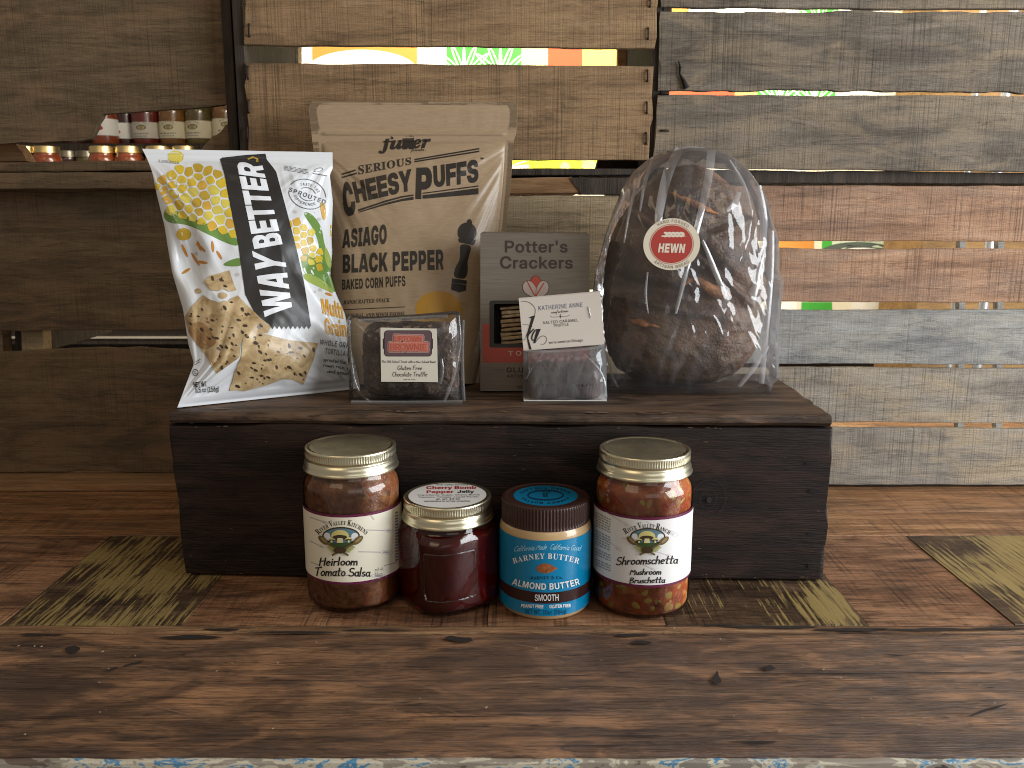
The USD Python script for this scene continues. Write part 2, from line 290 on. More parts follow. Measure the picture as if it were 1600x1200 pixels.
# a hand-drawn alphabet of strokes (x-height 0.55, capitals 1)
def _arc(cx, cy, rx, ry, a0, a1, n=9): t = np.radians(np.linspace(a0, a1, n)); return list(zip(cx + rx * np.cos(t), cy + ry * np.sin(t)))
HAND = {
 'H': (.62, [[(.06, 1), (.03, 0)], [(.55, .98), (.52, 0)], [(.0, .55), (.6, .62)]]), 'T': (.62, [[(.0, .95), (.66, 1.02)], [(.32, .98), (.28, 0)]]),
 'S': (.6, [_arc(.32, .74, .26, .25, 40, 250) + _arc(.28, .25, .28, .26, 80, -150)]), 'M': (.8, [[(.04, 0), (.14, 1), (.4, .35), (.68, 1), (.74, 0)]]),
 'B': (.62, [[(.08, 1), (.05, 0)], [(.05, .98), (.45, .95), (.5, .75), (.1, .53), (.55, .42), (.55, .1), (.05, 0)]]), 'G': (.68, [_arc(.36, .5, .34, .5, 50, 300) + [(.6, .1), (.64, .45), (.38, .45)]]),
 'C': (.62, [_arc(.36, .5, .34, .5, 50, 310)]), 'F': (.55, [[(.08, 1), (.05, 0)], [(.03, .98), (.58, 1.02)], [(.05, .55), (.45, .58)]]),
 'N': (.66, [[(.04, 0), (.08, 1), (.52, 0), (.6, 1)]]), 'O': (.72, [_arc(.36, .5, .34, .5, 90, 450, 14)]), 'P': (.55, [[(.08, 1), (.05, 0)], _arc(.14, .75, .38, .25, 95, -90)]),
 'W': (.85, [[(.0, 1), (.2, 0), (.42, .7), (.6, 0), (.84, 1)]]),
 'a': (.46, [_arc(.22, .27, .19, .27, 60, 400, 12), [(.41, .55), (.4, .1), (.47, .0)]]), 'c': (.42, [_arc(.24, .28, .21, .28, 50, 310)]),
 'e': (.46, [[(.04, .3), (.4, .34)] + _arc(.23, .28, .19, .28, 20, 315)]), 'h': (.47, [[(.07, 1.05), (.04, 0)], [(.05, .3)] + _arc(.24, .36, .16, .19, 160, 0, 6) + [(.4, 0)]]),
 'i': (.2, [[(.1, .55), (.08, 0)], [(.1, .78), (.11, .82)]]), 'l': (.22, [[(.11, 1.08), (.08, 0)]]), 'r': (.38, [[(.07, .55), (.06, 0)], [(.06, .3), (.18, .5), (.38, .5)]]),
 'o': (.48, [_arc(.24, .28, .2, .28, 90, 450, 12)]), 'm': (.72, [[(.06, .55), (.04, 0)], [(.05, .32), (.2, .54), (.33, .5), (.35, 0)], [(.34, .32), (.5, .54), (.63, .5), (.65, 0)]]),
 'n': (.48, [[(.06, .55), (.04, 0)], [(.05, .32), (.2, .54), (.37, .5), (.4, 0)]]), 't': (.4, [[(.2, .98), (.17, .02), (.32, .02)], [(.0, .6), (.4, .64)]]),
 's': (.38, [_arc(.2, .41, .15, .14, 40, 250, 7) + _arc(.18, .14, .16, .14, 80, -150, 7)]), 'u': (.48, [[(.06, .55), (.06, .15), (.2, 0), (.38, .14), (.4, .55), (.42, 0)]]),
 'f': (.38, [[(.4, .98), (.24, 1.02), (.16, .8), (.13, -.05)], [(.0, .55), (.36, .58)]]), 'd': (.48, [_arc(.22, .27, .19, .27, 60, 400, 12), [(.42, 1.0), (.41, 0)]]),
 'p': (.46, [[(.06, .55), (.04, -.3)], _arc(.22, .28, .19, .27, 140, -150, 10)]), 'w': (.62, [[(.02, .55), (.14, 0), (.3, .45), (.44, 0), (.6, .55)]]), 'x': (.4, [[(.03, .55), (.38, 0)], [(.36, .55), (.03, 0)]]),
 'z': (.4, [[(.03, .52), (.37, .55), (.03, 0), (.4, .02)]]), ',': (.2, [[(.1, .06), (.05, -.12)]]), '.': (.2, [[(.09, .0), (.1, .04)]]), 'v': (.44, [[(.02, .55), (.2, 0), (.42, .55)]]),
 '1': (.3, [[(.05, .75), (.17, 1), (.15, 0)]]), '6': (.5, [[(.4, 1), (.12, .5)] + _arc(.25, .26, .2, .26, 150, 500, 12)]), '4': (.5, [[(.3, 1), (.02, .35), (.48, .38)], [(.36, .7), (.34, 0)]]),
}
def hand_glyph(ch, w):
    if ch not in HAND: return Polygon(), .34
    adv, st = HAND[ch]; g = []
    for s in st:
        p = np.asarray(s, float)
        if len(p) > 3:
            for _ in range(2):
                q = np.empty((2 * len(p) - 2, 2)); q[0::2] = .75 * p[:-1] + .25 * p[1:]; q[1::2] = .25 * p[:-1] + .75 * p[1:]; p = np.vstack([p[:1], q, p[-1:]])
        g.append(LineString(p).buffer(w / 2, quad_segs=3))
    return unary_union(g).simplify(.008), adv + .07
def layout(text, key, track=0.0):
    out, x = [], 0.0
    for ch in text:
        g, a = hand_glyph(ch, float(key[4:] or .1)) if key.startswith('hand') else glyph(ch, key)
        if not g.is_empty: out.append((g, x, a))
        x += a + track
    return out, x - track
def polys(g):
    if g.is_empty: return []
    return [p for p in getattr(g, 'geoms', [g]) if p.geom_type == 'Polygon' and p.area > 0]
def T(text, p0, p1, h, key='700', up=None, track=0.0, var=0.0):
    """text along p0->p1 in photo pixels, stretched to fit; h: capital height"""
    out, W = layout(text, key, track); p0, p1 = np.array(p0, float), np.array(p1, float); d = (p1 - p0) / W
    u = np.array(up, float) if up is not None else np.array([d[1], -d[0]]) / np.linalg.norm(d)
    u = u / np.linalg.norm(u) * h
    return unary_union([affinity.affine_transform(g, [d[0], u[0], d[1], u[1], p0[0] + d[0] * x, p0[1] + d[1] * x]) for g, x, a in out])
def Q(text, bl, br, tr, tl, key='900', track=0.0):
    out, W = layout(text, key, track); bl, br, tr, tl = [np.array(c, float) for c in (bl, br, tr, tl)]
    g = unary_union([affinity.translate(g, x, 0) for g, x, a in out]).segmentize(.12)
    def f(p):
        s, t = (p[:, 0] / W)[:, None], p[:, 1][:, None]
        return (1 - s) * (1 - t) * bl + s * (1 - t) * br + s * t * tr + (1 - s) * t * tl
    return shapely.transform(g, f).buffer(0)
def A(text, c, rx, ry, a0, a1, h, key='700', track=0.05, rot=0.0, inward=False, hs=1.0, big=None):
    """text round an ellipse in photo pixels; angles in degrees, 0 = right, counter-clockwise"""
    if big:   # small capitals: the initials stand taller
        out, W = [], 0.0
        for ch in text:
            g, a = glyph(ch.upper(), key); k = big if ch.isupper() else 1.0
            if not g.is_empty: out.append((affinity.scale(g, k, k, origin=(0, 0)), W, a * k))
            W += a * k + track
        W -= track
    else: out, W = layout(text, key, track)
    gs = []
    for g, x, a in out:
        t = math.radians(a0 + (a1 - a0) * (x + a / 2) / W)
        px, py = rx * math.cos(t), -ry * math.sin(t)
        tx, ty = -rx * math.sin(t), -ry * math.cos(t); s = math.copysign(1, a1 - a0); tx *= s; ty *= s; L = math.hypot(tx, ty); tx /= L; ty /= L
        ux, uy = (ty, -tx)
        k = abs(math.radians(a1 - a0)) * L / W * hs
        g = affinity.translate(g, -a / 2, 0)
        gs.append(affinity.affine_transform(g, [tx * k, ux * h, ty * k, uy * h, px, py]))
    g = affinity.rotate(unary_union(gs), rot, origin=(0, 0))
    return affinity.translate(g, *c)
def ell(cx, cy, rx, ry, rot=0, n=16): return affinity.translate(affinity.rotate(affinity.scale(Point(0, 0).buffer(1, quad_segs=n), rx, ry, origin=(0, 0)), rot, origin=(0, 0)), cx, cy)
def ring(cx, cy, rx, ry, w, rot=0): return ell(cx, cy, rx, ry, rot).difference(ell(cx, cy, rx - w, ry - w, rot))
def line(pts, w): return LineString(pts).buffer(w / 2, cap_style='flat')
def curve(pts, w):
    p = np.asarray(pts, float)
    for _ in range(3):
        q = np.empty((2 * len(p) - 2, 2)); q[0::2] = .75 * p[:-1] + .25 * p[1:]; q[1::2] = .25 * p[:-1] + .75 * p[1:]; p = np.vstack([p[:1], q, p[-1:]])
    return LineString(p).buffer(w / 2)
def bez(pts): # closed smooth blob through a control polygon
    p = np.asarray(pts, float)
    for _ in range(3): q = np.roll(p, -1, 0); p = np.stack([.75 * p + .25 * q, .25 * p + .75 * q], 1).reshape(-1, 2)
    return Polygon(p).buffer(0)

# ------------------------------------------------------------------ printing on surfaces
class Surf:
    """S(u, v) -> points; print lies a hair in front of it"""
    def __init__(s, f, res=60, ulim=(0, 1), vlim=(0, 1), flat=False):
        s.f, s.flat, s.ul, s.vl, s.step = f, flat, ulim, vlim, 0.00012
        U, V = np.meshgrid(np.linspace(*ulim, res), np.linspace(*vlim, res), indexing='ij'); s.gu, s.gv = U.ravel(), V.ravel()
        s.tree = cKDTree(project(f(s.gu, s.gv)))
    def normal(s, u, v, e=1e-4):
        du = s.f(u + e, v) - s.f(u - e, v); dv = s.f(u, v + e) - s.f(u, v - e); n = np.cross(du, dv); n /= np.linalg.norm(n, axis=-1, keepdims=True) + 1e-15
        c = EYE - s.f(u, v); return n * np.where((n * c).sum(-1, keepdims=True) < 0, -1, 1)
    def solve(s, q):
        k = s.tree.query(q)[1]; u, v = s.gu[k].copy(), s.gv[k].copy(); e = 1e-4
        for _ in range(6):
            r = q - project(s.f(u, v)); a = (project(s.f(u + e, v)) - project(s.f(u - e, v))) / (2 * e); b = (project(s.f(u, v + e)) - project(s.f(u, v - e))) / (2 * e)
            det = a[:, 0] * b[:, 1] - a[:, 1] * b[:, 0]; det = np.where(np.abs(det) < 1e-6, 1e-6, det)
            du = (r[:, 0] * b[:, 1] - r[:, 1] * b[:, 0]) / det; dv = (a[:, 0] * r[:, 1] - a[:, 1] * r[:, 0]) / det
            lim = .12 * (s.ul[1] - s.ul[0]); limv = .12 * (s.vl[1] - s.vl[0])
            u += np.clip(du, -lim, lim); v += np.clip(dv, -limv, limv)
        ok = (np.linalg.norm(q - project(s.f(u, v)), axis=1) < .6) & (u >= s.ul[0] - .001) & (u <= s.ul[1] + .001) & (v >= s.vl[0] - .02) & (v <= s.vl[1] + .02)
        return u, v, ok
    def mesh(s, nu, nv, off=0.0):
        U, V = np.meshgrid(np.linspace(*s.ul, nu), np.linspace(*s.vl, nv), indexing='ij'); p = s.f(U.ravel(), V.ravel())
        if off: p = p + s.normal(U.ravel(), V.ravel()) * off
        F = [(i * nv + j, (i + 1) * nv + j, (i + 1) * nv + j + 1, i * nv + j + 1) for i in range(nu - 1) for j in range(nv - 1)]
        return trimesh.Trimesh(p, tri(F), process=False)
    def print(s, g, name, m, parent, layer=1, edge=5.0, label=None, step=None):
        step = step or s.step
        vs, fs, n = [], [], 0
        for p in polys(g if isinstance(g, shapely.Geometry) else unary_union(g)):
            p = p.simplify(.05)
            if p.is_empty or p.area < .02: continue
            if not s.flat: p = p.segmentize(edge)
            try: v, f = trimesh.creation.triangulate_polygon(p, engine='earcut')
            except Exception: continue
            if len(f) == 0: continue
            if not s.flat: v, f = trimesh.remesh.subdivide_to_size(np.c_[v, np.zeros(len(v))], f, edge * 1.5, max_iter=12); v = v[:, :2]
            vs.append(v); fs.append(f + n); n += len(v)
        if not vs: return None
        q, f = np.vstack(vs), np.vstack(fs)
        u, v, ok = s.solve(q); f = f[ok[f].all(1)]
        if len(f) == 0: return None
        P = s.f(u, v) + s.normal(u, v) * step * layer
        # outward winding
        t = P[f]; nn = np.cross(t[:, 1] - t[:, 0], t[:, 2] - t[:, 0]); fl = (nn * (EYE - t.mean(1))).sum(1) < 0; f[fl] = f[fl][:, ::-1]
        used = np.unique(f); re = np.zeros(len(P), int); re[used] = np.arange(len(used))
        return obj(name, (P[used], re[f]), m, parent, smooth=True, label=label)
def cached(f, n=260, lo=-.03, hi=1.03):
    """a costly surface, tabulated once"""
    from scipy.interpolate import RectBivariateSpline
    g = np.linspace(lo, hi, n); U, V = np.meshgrid(g, g, indexing='ij'); P = f(U.ravel(), V.ravel()).reshape(n, n, 3)
    S = [RectBivariateSpline(g, g, P[..., k], kx=2, ky=2) for k in range(3)]
    def h(u, v):
        u, v = np.clip(np.asarray(u, float), lo, hi), np.clip(np.asarray(v, float), lo, hi); return np.stack([s.ev(u, v) for s in S], -1)
    return h
def plane_surf(tl, tr, br, bl):
    tl, tr, br, bl = [np.asarray(c, float) for c in (tl, tr, br, bl)]
    def f(u, v):
        u, v = np.asarray(u)[..., None], np.asarray(v)[..., None]
        return (1 - u) * (1 - v) * bl + u * (1 - v) * br + u * v * tr + (1 - u) * v * tl
    return Surf(f, res=12, flat=True)

# =================================================================== THE SETTING
M_FRONT = wood('front_plank_wood', (0.070, 0.034, 0.020), (0.185, 0.098, 0.053), (0.382, 0.219, 0.121), 'x', 150, 14, saw=0.3, saw_dir='y', sawf=500, blot=0.8, stain=(0.040, 0.025, 0.019), stain2=(0.449, 0.230, 0.112), rough=0.36, glossvar=0.14, bump=0.9, spec=0.5, blots=.75, fiber=.7, cracks=.6, patch=(0.084, 0.046, 0.030))
M_BACK = wood('back_plank_wood', (0.121, 0.059, 0.028), (0.330, 0.160, 0.071), (0.572, 0.322, 0.157), 'x', 80, 5, saw=0.45, saw_dir='x', sawf=230, blot=0.6, stain=(0.087, 0.051, 0.031), rough=0.42, glossvar=0.12, fiber=.85, cracks=.6)
M_MID = wood('cross_board_wood', (0.064, 0.028, 0.017), (0.228, 0.103, 0.050), (0.439, 0.222, 0.110), 'x', 45, 12, saw=0.7, saw_dir='x', sawf=340, blot=0.6, stain=(0.039, 0.024, 0.018), stain2=(0.403, 0.213, 0.110), rough=0.42, glossvar=0.12, fiber=.85, cracks=.6)
M_MIDY = wood('painted_board_wood', (0.025, 0.015, 0.010), (0.08, 0.045, 0.025), (0.19, 0.12, 0.07), 'x', 45, 12, saw=0.75, saw_dir='x', sawf=340, blot=0.4, stain=(0.02, 0.014, 0.011), paint=((0.30, 0.215, 0.078), 'y'), paint_lo=0.50, rough=0.42, glossvar=0.1, fiber=.85, cracks=.6)
M_SLIV = wood('sliver_wood', (0.072, 0.034, 0.020), (0.240, 0.127, 0.061), (0.432, 0.265, 0.132), 'x', 120, 8, blot=0.7, stain=(0.048, 0.025, 0.015), rough=0.6, fiber=.85, cracks=.6)
DARKW = wood('dark_box_wood', (0.005, 0.004, 0.002), (0.014, 0.007, 0.005), (0.035, 0.017, 0.012), 'x', 160, 6, saw=0.3, saw_dir='z', sawf=600, blot=0.5, stain=(0.005, 0.003, 0.002), stain2=(0.038, 0.018, 0.013), rough=0.6, glossvar=0.12, bump=0.5, spec=0.25, fiber=.8, cracks=.5)
M_LID = wood('box_lid_wood', (0.018, 0.011, 0.007), (0.063, 0.036, 0.021), (0.149, 0.089, 0.052), 'x', 150, 7, blot=0.6, stain=(0.014, 0.009, 0.008), stain2=(0.161, 0.095, 0.057), rough=0.6, glossvar=0.12, fiber=.85, cracks=.6)
WGREY = wood('grey_slat_wood', (0.099, 0.080, 0.059), (0.184, 0.150, 0.114), (0.287, 0.240, 0.186), 'x', 48, 8, saw=0.55, saw_dir='x', sawf=620, blot=0.6, stain=(0.065, 0.055, 0.049), stain2=(0.277, 0.213, 0.144), rough=0.85, blots=.8, bump=.8, fiber=.18, cracks=.3)
WPALE = wood('pale_slat_wood', (0.163, 0.136, 0.107), (0.288, 0.250, 0.201), (0.423, 0.372, 0.308), 'x', 48, 8, saw=0.55, saw_dir='x', sawf=620, blot=0.6, stain=(0.125, 0.118, 0.115), stain2=(0.365, 0.290, 0.196), rough=0.85, bump=.8, fiber=.18, cracks=.3)
WPALE2 = wood('weathered_slat_wood', (0.17, 0.165, 0.155), (0.27, 0.265, 0.25), (0.40, 0.39, 0.37), 'x', 48, 14, saw=0.2, saw_dir='x', sawf=620, blot=0.7, stain=(0.13, 0.13, 0.13), stain2=(0.34, 0.32, 0.28), rough=0.85, bump=.7, fiber=.18, cracks=.3)
WRED = wood('ruddy_slat_wood', (0.200, 0.108, 0.066), (0.376, 0.217, 0.133), (0.529, 0.337, 0.218), 'x', 48, 8, saw=0.55, saw_dir='x', sawf=620, blot=0.5, stain=(0.129, 0.114, 0.106), rough=0.85, bump=.8, fiber=.18, cracks=.3)
WTAN = wood('tan_slat_wood', (0.155, 0.093, 0.048), (0.289, 0.182, 0.095), (0.429, 0.290, 0.162), 'x', 48, 7, saw=0.5, saw_dir='x', sawf=620, blot=0.55, stain=(0.134, 0.084, 0.047), stain2=(0.362, 0.228, 0.119), rough=0.82, bump=.7, fiber=.18, cracks=.3)
WTANP = wood('light_tan_slat_wood', (0.206, 0.149, 0.086), (0.362, 0.276, 0.167), (0.495, 0.391, 0.248), 'x', 48, 8, saw=0.3, saw_dir='x', sawf=620, blot=0.5, stain=(0.181, 0.132, 0.081), rough=0.82, bump=.6, fiber=.18, cracks=.3)
WBRN = wood('brown_slat_wood', (0.078, 0.052, 0.028), (0.163, 0.110, 0.060), (0.264, 0.184, 0.107), 'x', 60, 8, saw=0.3, saw_dir='x', sawf=620, blot=0.6, stain=(0.078, 0.055, 0.035), stain2=(0.213, 0.132, 0.074), rough=0.82, bump=.7, fiber=.18, cracks=.3)
WDRK = wood('dark_post_wood', (0.018, 0.013, 0.010), (0.045, 0.033, 0.025), (0.09, 0.068, 0.05), 'z', 120, 8, blot=0.5, rough=0.85)
WORG = wood('orange_board_wood', (0.17, 0.085, 0.035), (0.30, 0.165, 0.075), (0.42, 0.27, 0.14), 'x', 110, 7, blot=0.4, stain=(0.12, 0.06, 0.03), rough=0.8)
RUST = plain('rusty_wire', (0.035, 0.024, 0.018), 0.6, metal=0.6)

# ---- table
tbl = thing('wooden_table', 'long reclaimed wood table top with chipped blue and yellow paint under the box and jars', 'table')
X0, X1 = -0.82, 0.82
def tplank(name, x0, x1, y0, y1, m, seed, thick=0.03, dz=0.0, **k):
    z = -dz
    return obj(name, fixn(plank((x0, y0, z), (x1, y0, z), (x1, y1, z), (x0, y1, z), thick, seed, **k)), m, tbl, smooth=35)
tplank('plank', X0, X1, 0.4835, 0.6415, M_FRONT, 3, jit=0.0008, rnd=0.0025, ns=160, relief=0.0009, freq=14, dz=0.0006)
tplank('plank', X0, X1, 0.6430, 0.6545, M_SLIV, 4, jit=0.0010, rnd=0.002, ns=160, relief=0.0006, freq=16)
xs = [X0, -0.414, -0.268, -0.02, 0.125, 0.289, 0.408, X1]
mm = [M_MID, M_MIDY, M_MID, M_MID, M_MIDY, M_MID, M_MIDY]
for i in range(7):
    tplank('cross_board', xs[i] + .0003, xs[i + 1] - .0003, 0.6555, 0.8545, mm[i], 11 + i, jit=0.0009, rnd=0.0008, ns=40, relief=0.0003, endjit=.0003, dz=0.0004 * (i % 3))
tplank('plank', X0, X1, 0.8560, 0.930, M_BACK, 21, jit=0.0012, rnd=0.0014, ns=120, relief=0.0005)
tplank('plank', X0, X1, 0.9312, 1.42, M_BACK, 22, jit=0.0012, rnd=0.0014, ns=120, relief=0.0005)
# gouges, checks and the open joint in the worn top
tsf = plane_surf((-.8, .9, .0006), (.8, .9, .0006), (.8, .47, .0006), (-.8, .47, .0006)); rs = np.random.default_rng(21); gg = []
def gouge(px, py, w, h, rot=0):
    return affinity.rotate(bez([(px + math.cos(t) * w * rs.uniform(.55, 1.3), py + math.sin(t) * h * rs.uniform(.4, 1.5)) for t in np.linspace(0, 6.28, 12)[:-1]]), rot)
for a in ((1205, 980, 70, 2.6), (1330, 984, 60, 3.4), (1460, 984, 90, 2.2), (1120, 977, 22, 1.6), (1560, 982, 40, 2.0), (985, 993, 30, 2.6), (1000, 1004, 16, 4), (440, 988, 90, 1.6), (300, 996, 45, 3), (112, 1016, 13, 6), (207, 1037, 22, 1.8, -14), (176, 1046, 10, 1.5, -20),
          (350, 984, 28, 2), (720, 998, 22, 4.5), (590, 985, 60, 1.3), (60, 992, 40, 2.2), (1201, 1044, 10, 4.5), (1260, 1053, 130, .8), (1480, 1052, 100, .9), (880, 1056, 60, .7), (1120, 1062, 7, 10), (260, 1090, 60, .7), (700, 1120, 90, .7), (1330, 1110, 80, .7), (1540, 1110, 40, 2.0, -18), (470, 1140, 70, .8), (1000, 1150, 60, 1), (90, 1120, 50, .8), (1180, 1160, 40, 2)): gg.append(gouge(*a))
for k in range(60): gg.append(gouge(rs.uniform(0, 1600), rs.uniform(990, 1168), rs.uniform(4, 26), rs.uniform(.25, .7), rs.uniform(-5, 5)))
for q in gg:
    tsf.print(q, 'gouge', plain('table_gouge', (0.016, 0.010, 0.008), .75), tbl, 1, step=.0003)
for k in range(26): tsf.print(gouge(rs.uniform(0, 1600), rs.uniform(990, 1168), rs.uniform(5, 40), rs.uniform(.2, .45), rs.uniform(-25, 25)), 'scratch', plain('table_scratch', (0.26, 0.17, 0.11), .6), tbl, 1, step=.0003)
# chipped front edge of the table
n = {'g': ('geometry', {}), 'mp': ('mapping', dict(scale=(16, 30, 44))), 'n': ('noise_texture', dict(scale=1.0, detail=7.0, roughness=0.66, distortion=0.6)),
     'r': ('rgb_ramp', dict(interpolate=False, ramp=[(0, (0.14, 0.10, 0.075)), (0.38, (0.30, 0.26, 0.21)), (0.46, (0.56, 0.51, 0.40)), (0.515, (0.07, 0.24, 0.42)), (0.545, (0.58, 0.54, 0.43)), (0.57, (0.24, 0.22, 0.19)), (0.64, (0.07, 0.05, 0.04))])),
     'b': ('bump', dict(strength=0.8, distance=0.002)), 'p': ('principled_bsdf', dict(roughness=0.6))}
M_EDGE = usdkit.material(stage, '/World/Looks/chipped_blue_paint', n, [('g.position', 'mp.vector'), ('mp.vector', 'n.vector'), ('n.fac', 'r.fac'), ('r.color', 'p.base_color'), ('n.fac', 'b.height'), ('b.normal', 'p.normal')], surface='p.BSDF')
obj('front_edge', fixn(plank((X0, 0.4795, -0.075), (X1, 0.4795, -0.075), (X1, 0.4795, -0.0035), (X0, 0.4795, -0.0035), 0.02, 31, jit=.0005, rnd=.0012, ns=240, relief=.0009, freq=40)), M_EDGE, tbl, smooth=40, label='front edge with chipped blue and cream paint')

# ---- the slatted wall: old wooden crates stacked on their sides
GRP = 'old wooden crates stacked as a wall'
def crate(label): return thing('wooden_crate', label, 'crate', GRP)
def slat(par, tl, tr, br, bl, y, m, seed, thick=0.009, name='slat', **k):
    k = {**dict(jit=0.0008, rnd=0.0013, ns=150, relief=0.0008, freq=22, endjit=.002), **k}
    return obj(name, fixn(plank_px(tl, tr, br, bl, y, thick, seed=seed, **k)), m, par, smooth=35)
def staple(par, px, py, y, L=15, vert=True, w=.0011):
    a = on_y(px, py - L / 2, y - .002); b = on_y(px, py + L / 2, y - .002) if vert else on_y(px + L, py - L / 2, y - .002)
    d = np.array([0, .008, 0]); s = (b - a) / np.linalg.norm(b - a)
    pts = [a + d, a + d * .1, a + s * .001, (a + b) / 2 - d * .08, b - s * .001, b + d * .1, b + d]
    obj('staple', tube(pts, w, 6), RUST, par, smooth=True)
def ends(par, xl, xr, z0, z1, y0, y1, m=None, t=.011):
    for x in (xl, xr):
        if x is not None: obj('end_panel', rbox(x - t / 2, x + t / 2, y0, y1, z0, z1, .0008), m or WDRK, par, smooth=30)
YL, YR, YM = 1.045, 1.008, 1.0
# top left crate with its broken slat
c = crate('top left crate of brown slats, its lowest slat broken open over jars')
obj('slat', slab_px([(-120, -70), (371, -70), (371, 160), (352, 163), (330, 166), (300, 169), (262, 171), (230, 173), (196, 176), (160, 178), (157, 185), (152, 192), (150, 200), (146, 208), (141, 217), (120, 221), (100, 220), (60, 223), (34, 222), (0, 225), (-120, 227)], YL - .015, .010), WBRN, c, label='broken lower slat')
obj('slat_fragment', slab_px([(371, 183), (364, 190), (352, 196), (346, 205), (338, 211), (331, 214), (325, 222), (318, 228), (311, 240), (318, 250), (371, 250)], YL - .012, .009), WBRN, c)
zf = zat(251, YL - .02)
obj('bottom_board', fixn(plank_px((-120, 252), (392, 250), (392, 266), (-120, 268), YL - .02, .17, seed=41, jit=.0014, rnd=.0015, relief=.0006)), WBRN, c, smooth=35)
xe = xat(371, YL, .45)
ends(c, xe, None, zf + .001, zat(-80, 1.0), 1.022, 1.20)
for py in (12, 46, 60, 95, 128): staple(c, 367 + (py % 3), py, YL - .015, 17)
staple(c, 366, 152, YL - .015, 14)
bb = on_y(np.array([-5., 26, 40, -5]), np.array([223., 224, 250, 250]), YL + .03)
obj('corner_block', slab_px([(-60, 224), (25, 225), (31, 233), (38, 243), (42, 252), (-60, 252)], YL + .03, .02), WORG, c)
# bottom left crate
c = crate('bottom left crate of wide dark brown slats standing on the table')
slat(c, (-130, 270), (520, 268), (520, 294), (-130, 296), 1.004, WBRN, 51, thick=.20, name='top_board')
slat(c, (-130, 299), (540, 297), (540, 514), (-130, 518), YL, WBRN, 52, ns=160, jit=.0012)
slat(c, (-130, 549), (540, 545), (540, 741), (-130, 735), YL, WBRN, 53, ns=160, jit=.0028, freq=9)
obj('bottom_board', fixn(plank((-0.82, 1.0, .0005), (-.2, 1.0, .0005), (-.2, 1.0, .009), (-0.82, 1.0, .009), .25, 54, jit=.0006, rnd=.0012, relief=.0003)), WORG, c, smooth=35)
obj('inner_batten', slab_px([(33, 500), (66, 500), (68, 560), (35, 560)], YL + .012, .02), WTANP, c)
obj('inner_batten', slab_px([(-30, 500), (3, 500), (5, 560), (-30, 560)], YL + .03, .02), WTANP, c)
obj('end_panel', slab_px([(23, 500), (32, 500), (34, 560), (24, 560)], YL + .03, .25), WDRK, c)
# top middle crate
c = crate('top middle crate of tan slats with rusty staples behind the kraft pouch')
slat(c, (383, -70), (1030, -70), (1023, 76), (384, 70), YM, WTAN, 61, ns=140)
slat(c, (384, 98), (1020, 103), (1014, 251), (390, 249), YM, WTAN, 62, ns=140)
ends(c, xat(378, 1.0, .45) - .001, xat(1024, 1.0, .45) + .002, zat(262, 1.0), zat(-75, 1.0), 1.004, 1.27)
obj('bottom_board', fixn(plank_px((392, 264), (1015, 263), (1015, 274), (392, 276), YM + .002, .10, seed=63, jit=.0008, rnd=.001)), WDRK, c, smooth=35)
for px, y0 in ((417, 1.22), (452, 1.24)):
    obj('back_batten', slab_px([(px - 15, 60), (px + 14, 60), (px + 14, 110), (px - 15, 110)], y0, .02), WTANP, c)
obj('back_batten', slab_px([(966, 60), (1002, 60), (1000, 280), (964, 280)], 1.24, .02), WORG, c)
obj('back_batten', slab_px([(936, 246), (1012, 246), (1010, 268), (930, 268)], 1.10, .02), WDRK, c)
for py in (47, 113, 166, 208): staple(c, 386 + py % 4, py, YM, 19)
for py in (52, 118, 168, 216): staple(c, 1013 - py // 60, py, YM, 17)
staple(c, 1016, 4, YM, 12)
# bottom middle crate
c = crate('bottom middle crate of pale tan slats half hidden behind the bread')
slat(c, (505, 278), (893, 277), (905, 303), (505, 304), YM + .002, WORG, 71, thick=.14, name='top_board')
obj('top_cleat', slab_px([(890, 278), (1000, 278), (1000, 303), (908, 303)], YM + .001, .05), WDRK, c)
slat(c, (560, 306), (975, 306), (975, 452), (560, 452), YM + .004, WTANP, 72)
slat(c, (560, 462), (975, 462), (975, 602), (560, 602), YM + .004, WTANP, 73)
slat(c, (560, 610), (975, 610), (975, 758), (560, 758), YM + .004, WTANP, 74)
# top right crate
c = crate('top right crate of grey weathered slats with a cracked board')
slat(c, (1034, -70), (1700, -62), (1700, 15), (1032, 11), YM, WGREY, 81, ns=140)
slat(c, (1031, 17), (1700, 18.5), (1700, 146), (1029, 140), YM, WGREY, 82, ns=180, jit=.0014, freq=40)
slat(c, (1028, 148), (1700, 150), (1700, 269), (1021, 262), YM, WGREY, 83, ns=140)
ends(c, xat(1030, 1.0, .45) + .006, None, zat(272, 1.0), zat(-75, 1.0), 1.004, 1.27)
slat(c, (1020, 265), (1700, 270), (1700, 287), (1020, 286), YM + .0095, WDRK, 84, thick=.12, name='bottom_board')
for py in (152, 210): staple(c, 1033, py, YM, 12, vert=False)
cr = [on_y(a, b, YM - .0022) for a, b in ((1060, 95), (1063, 105), (1062, 115), (1068, 126), (1073, 138))]
obj('crack', tube(cr, np.array([.0006, .0014, .0012, .0022, .0034]), 5), plain('crack_dark', (0.006, 0.005, 0.004), .9), c, smooth=True)
for px, py in ((388, 186),): pass
